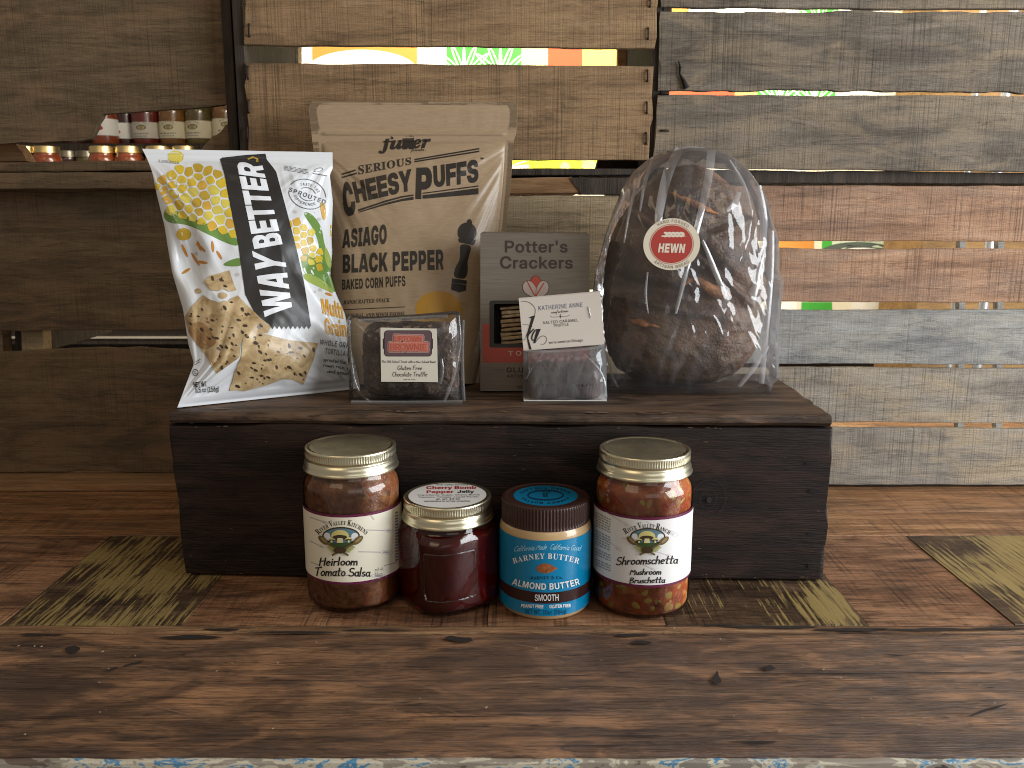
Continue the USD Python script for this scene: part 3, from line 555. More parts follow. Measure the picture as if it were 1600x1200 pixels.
# bottom right crate
c = crate('bottom right crate of five slats, two ruddy and three pale grey')
slat(c, (985, 289), (1700, 291), (1700, 378), (985, 376), YR, WRED, 91, ns=140)
slat(c, (985, 388), (1700, 389), (1700, 473), (985, 471), YR, WRED, 92, ns=140)
slat(c, (985, 485), (1700, 484), (1700, 570), (985, 568), YR, WPALE2, 93, ns=140)
slat(c, (985, 575), (1700, 576), (1700, 661), (985, 659), YR, WPALE, 94, ns=140)
slat(c, (985, 669), (1700, 670), (1700, 758), (985, 757), YR, WPALE, 95, ns=140)
ends(c, xat(985, 1.0, .2), None, .002, zat(290, 1.0), 1.02, 1.27)
obj('bottom_board', bx(xat(985, 1.0, 0), .8, 1.022, 1.25, .0006, .006), WDRK, c)
for px in (1500, 1560): obj('back_batten', slab_px([(px, 370), (px + 9, 370), (px + 5, 720), (px - 4, 720)], 1.26, .012), WPALE2, c)

# ---- behind the crates: a display shelf of jars and a printed hanging, in a lit room
bw = obj('back_wall', bx(-3.2, 3.2, 3.4, 3.45, -1.0, 3.0), plain('back_wall_paint', (0.10, 0.07, 0.05), .9, vary=.2), kind='structure', label='dim brown wall of the room behind the crates')
obj('back_floor', bx(-3.2, 3.2, 1.43, 3.4, -1.0, -.9), plain('back_floor_boards', (0.06, 0.045, 0.035), .8, vary=.3), kind='structure', label='dark floor of the room behind the crates')
ZS1 = zat(229, 2.3) - .128; ZS2 = zat(229, 2.72)
sh = thing('display_shelf', 'stepped wooden shelf behind the broken crate carrying rows of jars', 'shelf')
obj('shelf_board', bx(-1.9, -.45, 2.2, 2.6, ZS1 - .02, ZS1), WORG, sh)
obj('shelf_board', bx(-1.9, -.45, 2.6, 2.95, ZS2 - .02, ZS2), WDRK, sh)
obj('shelf_board', bx(-1.9, -.45, 2.2, 2.9, zat(525.5, 2.2) - .02, zat(525.5, 2.2)), WDRK, sh); obj('front_strip', bx(-1.9, -.45, 2.194, 2.1995, zat(528.5, 2.2), zat(525.3, 2.2)), plain('shelf_edge_strip', (.55, .50, .40), .6), sh)
obj('back_panel', bx(-1.9, -.45, 2.951, 2.97, -.3, 1.5), WDRK, sh)
obj('side_panel', bx(-.449, -.43, 2.2, 2.95, -.3, 1.5), WDRK, sh)
tg = obj('paper_tag', slab_px([(70, 519), (84, 519), (86, 518), (111, 520), (111, 527), (70, 527)], 2.19, .001), plain('tag_paper', (0.75, 0.68, 0.58), .7), label='small white paper tag on the edge of the shelf seen through the lower left gap', cat='tag')
# printed hanging
def cloth_col(nm, c): return plain('print_' + nm, c, 0.85)
hg = thing('printed_hanging', 'bright retro print of leaves and colour blocks seen through the crate gaps', 'wall hanging')
YC = 2.0
cs = plane_surf(on_y(462, 20, YC), on_y(1475, 20, YC), on_y(1475, 560, YC), on_y(462, 560, YC))
P0, P1 = on_y(462, 560, YC), on_y(1475, -60, YC)
def clothf(u, v):
    u, v = np.asarray(u, float), np.asarray(v, float)
    x = P0[0] + (P1[0] - P0[0]) * u; z = P0[2] + (P1[2] - P0[2]) * v
    return np.stack([x, YC + .012 * np.sin(u * 31) * (1.05 - v), z], -1)
csf = Surf(clothf, 60); m = csf.mesh(120, 20); m.faces = m.faces
obj('cloth', m, cloth_col('cream', (0.80, 0.74, 0.58)), hg, smooth=True)
def pr(g, nm, col, layer=1):
    for q in polys(g): csf.print(q, nm, cloth_col(nm, col), hg, layer, edge=30, step=.0006)
W_ = (0.86, 0.84, 0.76)
pr(unary_union([sbox(652, -40, 698, 180), sbox(1078, -30, 1250, 90), sbox(1310, -30, 1358, 90), sbox(1305, 130, 1462, 170), sbox(1200, 472, 1245, 500), sbox(1330, 470, 1470, 500)]), 'white_block', W_)
pr(unary_union([sbox(488, -60, 652, 118), sbox(1210, 366, 1272, 392), sbox(1030, -30, 1076, 90)]), 'orange_block', (0.62, 0.25, 0.045))
pr(ell(565, 112, 88, 34), 'white_lamp', (0.88, 0.87, 0.83), 2)
pr(unary_union([sbox(697, -40, 815, 180), sbox(1247, -30, 1311, 90), sbox(1183, 120, 1305, 200), sbox(1284, 366, 1300, 396), sbox(1252, 472, 1300, 500)]), 'green_block', (0.06, 0.42, 0.05))
lv = []
for cx_, cy_, s in ((725, 118, 1), (782, 118, 1), (1279, 40, .7), (1218, 165, 1.1), (1272, 165, 1.1)):
    for a in (-75, -48, -22, 0, 22, 48, 75):
        L = 46 * s; t = math.radians(a)
        lv.append(ell(cx_ + math.sin(t) * L * .62, cy_ - math.cos(t) * L * .62, 4.2 * s, L * .5, a).difference(ell(cx_ + math.sin(t) * L * .62, cy_ - math.cos(t) * L * .62, 2.0 * s, L * .4, a)) if abs(a) > 10 else ell(cx_, cy_ - L * .5, 2.5 * s, L * .5))
pr(unary_union(lv), 'petal_lines', (0.84, 0.84, 0.66), 2)
pr(sbox(815, -40, 856, 180), 'pale_stripe', (0.80, 0.66, 0.28)); pr(unary_union([sbox(856, -40, 910, 180), sbox(1040, 124, 1148, 210)]), 'red_block', (0.62, 0.085, 0.03))
pr(unary_union([sbox(1148, 124, 1183, 210)]), 'peach_block', (0.75, 0.36, 0.12)); pr(unary_union([sbox(910, -40, 975, 180)]), 'yellow_block', (0.80, 0.56, 0.12))
pr(unary_union([sbox(790, 236, 884, 290), sbox(884, 236, 960, 290)]), 'lime_block', (0.62, 0.66, 0.04)); pr(ell(905, 262, 30, 16), 'pale_lime', (0.75, 0.78, 0.25), 2)
pr(sbox(1300, 366, 1395, 396), 'mint_block', (0.62, 0.72, 0.55)); pr(ell(1340, 396, 60, 18).difference(ell(1345, 400, 45, 13)), 'grey_loop', (0.10, 0.13, 0.11), 2)
pr(ell(1345, 400, 45, 13), 'white_oval', (0.85, 0.86, 0.84), 3)
# brown cupboard and grey poles at the far right
cb = thing('brown_cupboard', 'plain brown cupboard seen through the gaps on the far right', 'cupboard')
obj('front_panel', rbox(.80, 1.6, 1.72, 1.9, -.6, .9, .004), wood('cupboard_wood', (0.16, 0.085, 0.03), (0.28, 0.16, 0.06), (0.36, 0.22, 0.09), 'x', 60, 4, blot=.3), cb, smooth=30)
obj('plinth', rbox(.78, 1.62, 1.70, 1.92, -.9, -.6, .004), WDRK, cb, smooth=30)
PM = plain('galvanised_pole', (0.42, 0.43, 0.44), .35, metal=.6)
for i, (px, lab) in enumerate(((1503, 'thin grey pole left of the other, seen through the right crate gaps'), (1549, 'thicker grey pole nearer the right edge, seen through the right crate gaps'))):
    x = xat(px, 1.62, .3); r = .006 + .003 * i
    obj('grey_pole', lathe([(0, -.9), (r, -.9), (r, .9), (0, .9)], x, 1.62, 20), PM, smooth=40, label=lab, cat='pole')

# ---- the dark wooden box
bxt = thing('wooden_box', 'low dark stained wooden box with a lid, used as a riser behind the jars', 'box')
def v3(px, py, y): return on_y(px, py, y)
BL, BR = on_z(290, 899, 0.0005), on_z(1283.5, 908, 0.0005)
BL[2] = BR[2] = .0005
def up(p, z, dx=0): return np.array([p[0] + dx, p[1], z])
HB, TOP = .1432, .1545
TLb, TRb = up(BL, HB, -.0045), up(BR, HB, .001)
front = plank(BL, BR, TRb, TLb, .012, 101, jit=.0012, rnd=.002, ns=200, relief=.0007, freq=18, endjit=.0022)
obj('front_board', fixn(front), DARKW, bxt, smooth=35)
dirx = (BR - BL) / np.linalg.norm(BR - BL); diry = np.array([-dirx[1], dirx[0], 0]); DEP = .20
def sideb(p, q, inward, seed): # side boards
    a, b = p + diry * .0125, p + diry * (DEP - .0125)
    return a, b
a, b = BR + diry * .0125, BR + diry * (DEP - .0125)
obj('side_board', fixn(plank(a, b, up(b, HB), up(a, HB), .012, 102, jit=.001, rnd=.0015, ns=50, relief=.0005)), DARKW, bxt, smooth=35)
a, b = BL + diry * (DEP - .0125), BL + diry * .0125
obj('side_board', fixn(plank(a, b, up(b, HB, -.0045), up(a, HB, -.0045), .012, 103, jit=.001, rnd=.0015, ns=50, relief=.0005)), DARKW, bxt, smooth=35)
a, b = BR + diry * DEP, BL + diry * DEP
obj('back_board', fixn(plank(a, b, up(b, HB), up(a, HB), .012, 104, jit=.001, rnd=.0015, ns=50, relief=.0005)), DARKW, bxt, smooth=35)
l0, l1 = up(BL, TOP, -.0040) - diry * .0012, up(BR, TOP, -.002) - diry * .0012
d1 = DEP * .62
obj('lid_board', fixn(plank(l0, l1, l1 + diry * d1, l0 + diry * d1, TOP - HB - .0012, 105, jit=.0016, rnd=.0032, ns=220, relief=.0006, freq=20, endjit=.003)), M_LID, bxt, smooth=40)
obj('lid_board', fixn(plank(l0 + diry * (d1 + .001), l1 + diry * (d1 + .001), l1 + diry * (DEP + .004), l0 + diry * (DEP + .004), TOP - HB - .0012, 106, jit=.001, rnd=.002, ns=160, relief=.0006, freq=16, endjit=.003)), M_LID, bxt, smooth=40)
# knot and gouges on the front board
def ybox(px, py):
    x = (px - 800) / 1360 * .76; t = (x - BL[0]) / (BR[0] - BL[0]); return BL[1] + (BR[1] - BL[1]) * t
bsurf = plane_surf(TLb - diry * .0012, TRb - diry * .0012, BR - diry * .0012, BL - diry * .0012)
kn = unary_union([ring(1108, 778, 27, 29, 1.1, 12), ring(1107, 780, 13, 15, .9, 30), ell(1108, 781, 4, 5)])
bsurf.print(kn, 'knot', plain('knot_wood', (0.012, 0.008, 0.007), .8), bxt, 1)
chipm = plain('worn_wood_chip', (0.10, 0.055, 0.033), .8, vary=.4); holem = plain('gouge_dark', (0.004, 0.003, 0.003), .9)
rs = np.random.default_rng(5); chips, holes = [], []
for px, py, r in ((1263, 724, 5), (1272, 768, 7), (1268, 835, 6), (1266, 885, 6), (301, 722, 3), (296, 810, 3), (300, 660, 4)):
    holes.append(bez([(px + math.cos(t) * r * rs.uniform(.7, 1.6), py + math.sin(t) * r * .6 * rs.uniform(.5, 1.2)) for t in np.linspace(0, 6.28, 8)[:-1]]))
for k in range(70):
    px, py = rs.uniform(296, 1280), rs.choice([rs.uniform(666, 671), rs.uniform(690, 890), rs.uniform(896, 903)]); w, h = rs.uniform(1, 5), rs.uniform(.5, 1.1)
    chips.append(bez([(px + math.cos(t) * w, py + math.sin(t) * h * rs.uniform(.5, 1.3)) for t in np.linspace(0, 6.28, 7)[:-1]]))
bsurf.print(unary_union(holes), 'gouges', holem, bxt, 1); bsurf.print(unary_union(chips), 'scuffs', chipm, bxt, 1)

lsurf = plane_surf(l0 + diry * .03 + [0, 0, .0004], l1 + diry * .03 + [0, 0, .0004], l1 + diry * .002 + [0, 0, .0004], l0 + diry * .002 + [0, 0, .0004])
wear = []
for k in range(34):
    px, py = rs.uniform(300, 1275), 0; py = 641.5 + (px - 300) * .0095 + rs.exponential(1.6) - 3; w, h = rs.uniform(3, 17), rs.uniform(.5, 1.5)
    wear.append(bez([(px + math.cos(t) * w * rs.uniform(.6, 1.2), py + math.sin(t) * h * rs.uniform(.4, 1.3)) for t in np.linspace(0, 6.28, 9)[:-1]]))
lsurf.print(unary_union(wear), 'worn_edge', plain('worn_lid_edge', (0.17, 0.105, 0.062), .8, vary=.5), bxt, 1, step=.0004)

# =================================================================== JARS IN FRONT OF THE BOX
M_GOLD = plain('gold_lid_metal', (0.80, 0.75, 0.55), .29, metal=1.0, bump=(900, .08, .0003))
M_GOLDTOP = plain('gold_lid_top', (0.78, 0.74, 0.54), .34, metal=1.0, bump=(60, .05, .0006), vary=.25)
M_GLASS = film_mat('jar_glass', haze=0.0, rough=.015, tint=(.97, .98, .97), ior=1.5)
M_SALSA = blotchy('tomato_salsa', [(0.28, (0.075, 0.020, 0.009)), (0.46, (0.19, 0.062, 0.022)), (0.62, (0.28, 0.11, 0.04)), (0.8, (0.36, 0.18, 0.075))], 150, 7, .35, (260, .5, .0012),
                  vor=(150, [(0, (0.20, 0.028, 0.010)), (.3, (0.30, 0.07, 0.018)), (.55, (0.30, 0.12, 0.04)), (.8, (0.36, 0.20, 0.085)), (.93, (0.30, 0.11, 0.04)), (.97, (0.03, 0.02, 0.012))], .6))
M_BRUSC = blotchy('mushroom_bruschetta', [(0.28, (0.10, 0.018, 0.006)), (0.48, (0.33, 0.072, 0.020)), (0.66, (0.48, 0.15, 0.045)), (0.8, (0.50, 0.26, 0.08))], 90, 7, .3, (190, .5, .0015),
                  vor=(105, [(0, (0.32, 0.035, 0.012)), (.35, (0.44, 0.085, 0.025)), (.6, (0.50, 0.22, 0.06)), (.75, (0.50, 0.36, 0.09)), (.9, (0.36, 0.30, 0.06)), (1, (0.30, 0.05, 0.02))], .9))
M_PAPERC = plain('cream_label_paper', (0.80, 0.76, 0.62), .42); M_PAPERW = plain('white_label_paper', (0.74, 0.735, 0.72), .42)
M_PURPLE = plain('label_purple', (0.12, 0.012, 0.05), .4)
INK = plain('black_ink', (0.012, 0.011, 0.010), .5); INKG = plain('grey_ink', (0.20, 0.19, 0.19), .6); INKL = plain('pale_mauve_ink', (0.58, 0.53, 0.55), .6); INKM = plain('mauve_ink', (0.42, 0.36, 0.40), .6)
def ink(nm, c, r=.5): return plain('ink_' + nm, c, r)

def jar_body_prof(r, h, neck, base=.86):
    return smooth_prof([(0, .0035), (r * .70, .003), (r * base * .97, 0.0), (r * base, 0.0), (r * .985, .0045), (r, .012), (r, h * .45), (r, h - .047), (r, h - .038), (r * .985, h - .032), (neck, h - .0245), (neck * .985, h - .02), (neck * .985, h - .008)])
def lid_mesh(cx, cy, zt, r, knurl=110):
    pr_ = [(r - .0042, zt - .0014), (r - .0032, zt - .0009), (r - .0022, zt - .0001), (r - .0010, zt), (r - .0003, zt - .0005), (r, zt - .0014)]
    pr_ += [(r, zt - z) for z in np.linspace(.002, .0074, 6)] + [(r - .0001, zt - .0082), (r - .0009, zt - .0091), (r - .0012, zt - .0098), (r - .0008, zt - .0106), (r + .0004, zt - .0118), (r + .0009, zt - .014), (r + .0009, zt - .0158), (r + .0017, zt - .0168), (r + .0021, zt - .0176), (r + .0018, zt - .0186), (r + .0008, zt - .0188), (r - .0005, zt - .0180), (r - .0012, zt - .0165)]
    def mod(th, rr, z):
        k = np.clip(1 - abs((zt - z) - .0047) / .0032, 0, 1) ** .5
        return rr - .00042 * k * (.5 + .5 * np.cos(th * knurl))
    return fixn(lathe(pr_[::-1], cx, cy, knurl * 6, mod))
def disc_mesh(cx, cy, z, r, emboss=True):
    q = [(0.0001, 0), (.008, 0), (.009, .00010), (.010, 0), (.013, 0), (.014, .0001), (.015, 0), (r * .8, 0), (r * .86, 0.0004), (r, 0.0004)]
    if not emboss: q = [(0.0001, 0), (r, 0)]
    m = lathe([(a, z + b) for a, b in q], cx, cy, 96); m.faces = m.faces[:, ::-1]; return m if m.face_normals[0][2] > 0 else trimesh.Trimesh(m.vertices, m.faces[:, ::-1], process=False)
def cyl_surf(cx, cy, r, z0, z1, a=1.75):
    def f(u, v):
        th = (np.asarray(u) * 2 - 1) * a; z = z0 + (z1 - z0) * np.asarray(v)
        return np.stack([cx + r * np.sin(th), cy - r * np.cos(th), z], -1)
    s = Surf(f, 10); U, V = np.meshgrid(np.linspace(.5 - .78 / a, .5 + .78 / a, 90), np.linspace(0, 1, 40), indexing='ij'); s.gu, s.gv = U.ravel(), V.ravel(); s.tree = cKDTree(project(f(s.gu, s.gv))); return s
def place_jar(px, base_py, baser, half_px, lid_py):
    p = on_z(px, base_py); y = float(p[1]) + baser; x = xat(px, y, .06); z = zat(lid_py, y); return x, y, z
def emblem(s, par, fx):
    g = lambda gg: affinity.affine_transform(gg, fx)
    layers = [('emblem_rim', (0.05, 0.032, 0.012), ell(540, 402, 250, 118)), ('emblem_sky', (0.10, 0.20, 0.25), ell(540, 402, 228, 98)),
              ('emblem_clouds', (0.70, 0.72, 0.74), unary_union([ell(350, 400, 48, 40), ell(330, 430, 40, 40), ell(385, 440, 38, 30), ell(725, 405, 50, 42), ell(755, 430, 40, 40), ell(690, 445, 38, 28)]).intersection(ell(540, 402, 228, 98))),
              ('emblem_field', (0.035, 0.07, 0.018), Polygon([(385, 490), (700, 490), (640, 560), (590, 600), (490, 600), (440, 560)])),
              ('mushroom_cap', (0.62, 0.54, 0.20), ell(528, 400, 116, 78).intersection(sbox(380, 300, 700, 425)).union(ell(420, 452, 42, 22).intersection(sbox(360, 400, 480, 458))).union(ell(645, 445, 48, 28).intersection(sbox(580, 400, 720, 452)))),
              ('mushroom_gill', (0.045, 0.028, 0.012), unary_union([ell(527, 418, 94, 30), ell(420, 460, 40, 11), ell(643, 455, 46, 12)])),
              ('mushroom_stem', (0.66, 0.60, 0.30), unary_union([Polygon([(497, 428), (560, 428), (572, 492), (486, 492)]), sbox(406, 462, 432, 490), sbox(632, 458, 655, 490)])),
              ('emblem_leaves', (0.32, 0.34, 0.10), unary_union([ell(385 + 22 * k, 545 + 20 * k, 30, 13, -30) for k in range(4)] + [ell(700 - 22 * k, 545 + 20 * k, 30, 13, 30) for k in range(4)])),
              ('wooden_spoon', (0.13, 0.085, 0.028), unary_union([ell(312, 458, 82, 38, 42), line([(350, 490), (640, 660)], 26), ell(765, 458, 82, 38, -42), line([(730, 490), (425, 660)], 26)])),
              ('spoon_shine', (0.28, 0.20, 0.08), unary_union([ell(318, 452, 55, 18, 42), ell(770, 452, 55, 18, -42)])),
              ('emblem_bowl', (0.055, 0.030, 0.012), ell(530, 590, 82, 44))]
    for k, (nm, c, gg) in enumerate(layers): s.print(g(gg), nm, ink(nm, c), par, 2 + k, edge=3)
def spoons(s, par, lst, m):
    gs = []
    for x0, y0, x1, y1 in lst:
        L = math.hypot(x1 - x0, y1 - y0); a = math.degrees(math.atan2(y1 - y0, x1 - x0)); e = ell(x1, y1, L * .22, L * .075, a)
        gs += [e.difference(e.buffer(-.5)), ell(x1 - 1, y1, L * .12, L * .035, a), line([(x0, y0), (x1 - L * .2 * math.cos(math.radians(a)), y1 - L * .2 * math.sin(math.radians(a)))], 1.4)]
    s.print(unary_union(gs), 'spoon_drawings', m, par, 1, edge=3)
def dashes(rows, seed):
    rs = np.random.default_rng(seed); out = []
    for x0, y0, x1, y1, h in rows:
        t = 0.0
        while t < 1:
            w = rs.uniform(.08, .22); e = min(1, t + w)
            out.append(line([(x0 + (x1 - x0) * t, y0 + (y1 - y0) * t), (x0 + (x1 - x0) * e, y0 + (y1 - y0) * e)], h)); t = e + .05
    return unary_union(out)

def mason_jar(label, name, px, base_py, half, lid_py, lid_half, content, lab_top, lab_bot, paper, emb):
    t = thing(name, label, 'jar', 'jars lined up in front of the dark box')
    x, y, zt = place_jar(px, base_py, .036, half, lid_py)
    r = half / FPX * (y * CP + (CAM_H - .06) * SP); rl = lid_half / FPX * (y * CP + (CAM_H - zt) * SP)
    pf = jar_body_prof(r, zt + .003, rl * .93)
    obj('glass_body', fixn(lathe(pf, x, y, 128)), M_GLASS, t, smooth=True)
    ci = [(max(a - .0016, 0), min(max(z, .0045), zt - .009)) for a, z in pf]
    obj('contents', fixn(lathe(ci + [(0, zt - .009)], x, y, 128)), content, t, smooth=True)
    ld = obj('lid_band', lid_mesh(x, y, zt, rl), M_GOLD, t, smooth=50); obj('lid_disc', disc_mesh(x, y, zt - .0010, rl - .004), M_GOLDTOP, ld, smooth=50)
    z0, z1 = zat(lab_bot, y - r), zat(lab_top, y - r); gap = .0022
    big = cyl_surf(x, y, r + .00025, z0 - gap, z1 + gap, 3.1); obj('label_border', big.mesh(180, 2), M_PURPLE, t, smooth=True)
    s = cyl_surf(x, y, r + .0004, z0, z1, 3.0); lb = obj('paper_label', s.mesh(180, 2), paper, t, smooth=True)
    return t, s, lb, (x, y, r)
t, s, lb, J1 = mason_jar('pint jar of orange heirloom tomato salsa with a cream label, leftmost in the front row', 'salsa_jar', 552.5, 957.5, 74.5, 694, 70.5, M_SALSA, 808.5, 909.5, M_PAPERC, None)
Z3 = [1 / 8.57, 0, 0, 1 / 8.57, 470, 790]
spoons(s, lb, [(484, 845, 503, 854), (484, 808, 508, 816), (572, 828, 608, 829), (560, 862, 604, 863), (600, 884, 618, 879), (540, 899, 592, 900), (486, 878, 500, 884), (575, 800, 583, 810)], INKM)
emblem(s, lb, Z3)
s.print(A('River Valley Kitchens', (534.5, 870), 50, 50, 137, 43, 6.2, 'serif', track=.06, big=1.45), 'emblem_lettering', INK, lb, 2, edge=3)
s.print(T('Heirloom', (499, 883.6), (559.5, 882.8), 12, 'hand.15', up=(.16, -1)), 'product_lettering', INK, lb, 2, edge=3)
s.print(T('Tomato Salsa', (491.5, 899), (578.5, 900.5), 12.5, 'hand.15', up=(.16, -1)), 'product_lettering', INK, lb, 2, edge=3)
s.print(unary_union([T('net wt.', (586, 892.5), (600.5, 890.5), 5.5, 'hand.09'), T('16oz.', (586.5, 901), (600, 898.5), 6.5, 'hand.09')]), 'weight_lettering', INKG, lb, 2, edge=3)
s.print(unary_union([line([(617.2, y0), (621.5, y0 - 2.2)], 2.6) for y0 in np.arange(802, 876, 4.6)]), 'small_print', INKG, lb, 2, edge=3)
# jar of mushroom bruschetta
t, s, lb, J4 = mason_jar('pint jar of red mushroom bruschetta with a white label, rightmost in the front row', 'bruschetta_jar', 1003.5, 967.5, 75.5, 699, 71, M_BRUSC, 812.5, 914, M_PAPERW, None)
spoons(s, lb, [(946, 800, 980, 820), (940, 838, 966, 857), (972, 840, 985, 843), (1000, 880, 1020, 889), (1010, 815, 1050, 833), (1020, 860, 1045, 868)], INKL)
emblem(s, lb, [1 / 9.1, 0, 0, 1 / 9.1, 1012 - 540 / 9.1, 844.8 - 470 / 9.1 + .6])
s.print(A('River Valley Ranch', (1011, 886), 61, 61, 123.5, 56, 6.4, 'serif', track=.08, big=1.5), 'emblem_lettering', INK, lb, 2, edge=3)
s.print(T('& KITCHENS', (997, 831.2), (1024, 830.6), 3.6, 'serif', track=.1), 'emblem_lettering', INKG, lb, 2, edge=3)
s.print(T('Shroomschetta', (962.5, 882.5), (1059, 880), 12, 'hand.145', up=(.22, -1)), 'product_lettering', INK, lb, 2, edge=3)
s.print(T('Mushroom', (984, 898), (1033.5, 897.3), 8.8, 'hand.16', up=(.22, -1)), 'product_lettering', INK, lb, 2, edge=3)
s.print(T('Bruschetta', (983.5, 911.2), (1039, 910.2), 8.8, 'hand.16', up=(.22, -1)), 'product_lettering', INK, lb, 2, edge=3)
s.print(dashes([(931 - (k > 9) * 0, 800 + 4.1 * k, 954, 812 + 4.1 * k - (k * .1), 2.0) for k in range(21) if k not in (6, 13, 17)], 3), 'small_print', ink('smallprint', (0.30, 0.33, 0.35)), lb, 2, edge=3)
# vegetable pieces pressed against the glass under the label
rs = np.random.default_rng(12); x, y, r = J4
cols = [plain('pepper_green', (0.30, 0.30, 0.05), .3), plain('mushroom_piece', (0.50, 0.30, 0.10), .3), plain('tomato_piece', (0.45, 0.07, 0.02), .25), plain('pepper_yellow', (0.50, 0.38, 0.08), .3)]
for k in range(34):
    th = rs.uniform(-1.3, 1.3); z = rs.uniform(.009, .028) if k < 22 else rs.uniform(.096, .102); m = trimesh.creation.icosphere(2, 1.0)
    m.vertices *= 1 + .25 * (meshkit.noise(m.vertices * 2 + k * 7)[:, None] - .5); m.apply_scale([rs.uniform(.002, .0055), .0012, rs.uniform(.0018, .004)])
    m.apply_transform(trimesh.transformations.rotation_matrix(rs.uniform(-1.2, 1.2), [0, 1, 0])); m.apply_transform(trimesh.transformations.rotation_matrix(th, [0, 0, 1]))
    m.apply_translation([x + (r - .0026) * math.sin(th), y - (r - .0026) * math.cos(th), z]); obj('vegetable_piece', m, cols[rs.choice([0, 1, 1, 2, 2, 3])], t, smooth=True)

# jar of red pepper jelly: a squarish glass with a sunken panel
t = thing('jelly_jar', 'short squarish jar of dark red pepper jelly with a white label on its lid', 'jar', 'jars lined up in front of the dark box')
x, y, zt = place_jar(700, 962.5, .036, 72, 772.5)
rl = 68.5 / FPX * (y * CP + (CAM_H - zt) * SP); r = 71.5 / FPX * (y * CP + (CAM_H - .04) * SP)
pf = smooth_prof([(0, .003), (r * .7, .003), (r * .84, 0), (r * .88, 0), (r * .98, .005), (r, .012), (r, zt * .5), (r, zt - .034), (r * .995, zt - .029), (r * .95, zt - .0245), (rl * .96, zt - .022), (rl * .94, zt - .018), (rl * .94, zt - .008)])
sq = [2.0 + 1.0 * np.clip((zt - .024 - z) / .006, 0, 1) * np.clip((z + .001) / .004, 0, 1) for _, z in pf]
obj('glass_body', fixn(lathe(pf, x, y, 160, square=sq, rot=.62)), M_GLASS, t, smooth=True)
M_JELLY = usdkit.material(stage, '/World/Looks/pepper_jelly', {'p': ('principled_bsdf', dict(base_color=(0.32, 0.012, 0.010), roughness=.08, ior=1.36, transmission_weight=.75))}, surface='p.BSDF')
obj('contents', fixn(lathe([(max(a - .0018, 0), min(max(z, .0048), zt - .024)) for a, z in pf] + [(0, zt - .024)], x, y, 160, square=sq + [2], rot=.62)), M_JELLY, t, smooth=True)
ld = obj('lid_band', lid_mesh(x, y, zt, rl), M_GOLD, t, smooth=50); obj('lid_disc', disc_mesh(x, y, zt - .0010, rl - .004), M_GOLDTOP, ld, smooth=50)
sl = plane_surf((x - .05, y + .05, zt - .0005), (x + .05, y + .05, zt - .0005), (x + .05, y - .05, zt - .0005), (x - .05, y - .05, zt - .0005))
rd = rl * .885
lb = obj('round_label', disc_mesh(x, y, zt - .00045, rd, False), M_PAPERW, ld)
RED = ink('red', (0.42, 0.02, 0.02))
for tx, a, b, h, k, mm_ in (('River Valley Kitchens', (681, 758.6), (732, 758.6), 2.2, '500', INKG), ('Cherry Bomb', (666, 764.5), (744.5, 764.2), 4.6, '800', RED), ('Pepper', (666, 770.8), (709, 770.5), 4.2, '800', RED), ('Jelly', (714.5, 770.5), (741, 770.2), 4.2, '800', INK),
     ('Ingredients: Sugar, Cherry Bomb', (653, 774.8), (750, 774.2), 2.0, '500', INKG), ('Peppers, Vinegar, Liquid Pectin', (654, 778), (748, 777.4), 2.0, '500', INKG), ('nt. wt. 12 oz', (681, 781.2), (719, 780.8), 2.2, '700', INK), ('REFRIGERATE AFTER OPENING', (663, 784.6), (735, 784.2), 1.8, '800', INKG)):
    sl.print(T(tx, a, b, h, k, up=(0, -1)), 'lid_lettering', mm_, lb, 2)
# raised panel frame on the glass
fr = []
th0 = math.radians(-90 + 8); e = 3.0
def squir(th): return r * (abs(math.cos(th - .62)) ** e + abs(math.sin(th - .62)) ** e) ** (-1 / e)
hw, zb, zp = .50, .016, zt - .037
path = [(a, zp) for a in np.linspace(-hw, hw, 14)] + [(hw + .03, zp - .002), (hw + .04, zp - .005)] + [(hw + .04, z) for z in np.linspace(zp - .006, zb + .005, 12)] + [(hw, zb)] + [(a, zb) for a in np.linspace(hw - .05, -hw, 14)] + [(-hw - .04, zb + .005)] + [(-hw - .04, z) for z in np.linspace(zb + .006, zp - .006, 12)] + [(-hw - .03, zp - .002), (-hw, zp)]
P = [(x + (squir(th0 + a) + .0002) * math.cos(th0 + a), y + (squir(th0 + a) + .0002) * math.sin(th0 + a), z) for a, z in path]
obj('panel_ridge', tube(P, .0006, 8), M_GLASS, t, smooth=True)

# jar of almond butter
t = thing('almond_butter_jar', 'plastic jar of almond butter with a bright blue label and ribbed brown screw lid', 'jar', 'jars lined up in front of the dark box')
x, y, zt = place_jar(852, 970.5, .037, 71, 773)
rl = 69 / FPX * (y * CP + (CAM_H - zt) * SP); r = 71 / FPX * (y * CP + (CAM_H - .04) * SP)
zl = zat(833, y - rl); M_BUT = plain('almond_butter_cream', (0.50, 0.34, 0.17), .3, coat=.6)
M_BRN = plain('brown_lid_plastic', (0.042, 0.017, 0.013), .32, spec=.5)
pf = smooth_prof([(0, .0), (r * .86, 0), (r * .95, .001), (r, .007), (r, .02), (r, zl - .012), (r, zl - .006), (r * .97, zl - .001), (r * .93, zl + .002), (r * .93, zl + .006)])
obj('jar_body', fixn(lathe(pf, x, y, 128)), M_BUT, t, smooth=True)
lp = [(rl - .001, zl), (rl, zl + .0006)] + [(rl, z) for z in np.linspace(zl + .001, zt - .0022, 10)] + [(rl - .0006, zt - .0008), (rl - .002, zt), (rl - .004, zt - .0001), (rl - .0046, zt - .0006), (.0001, zt - .0006)]
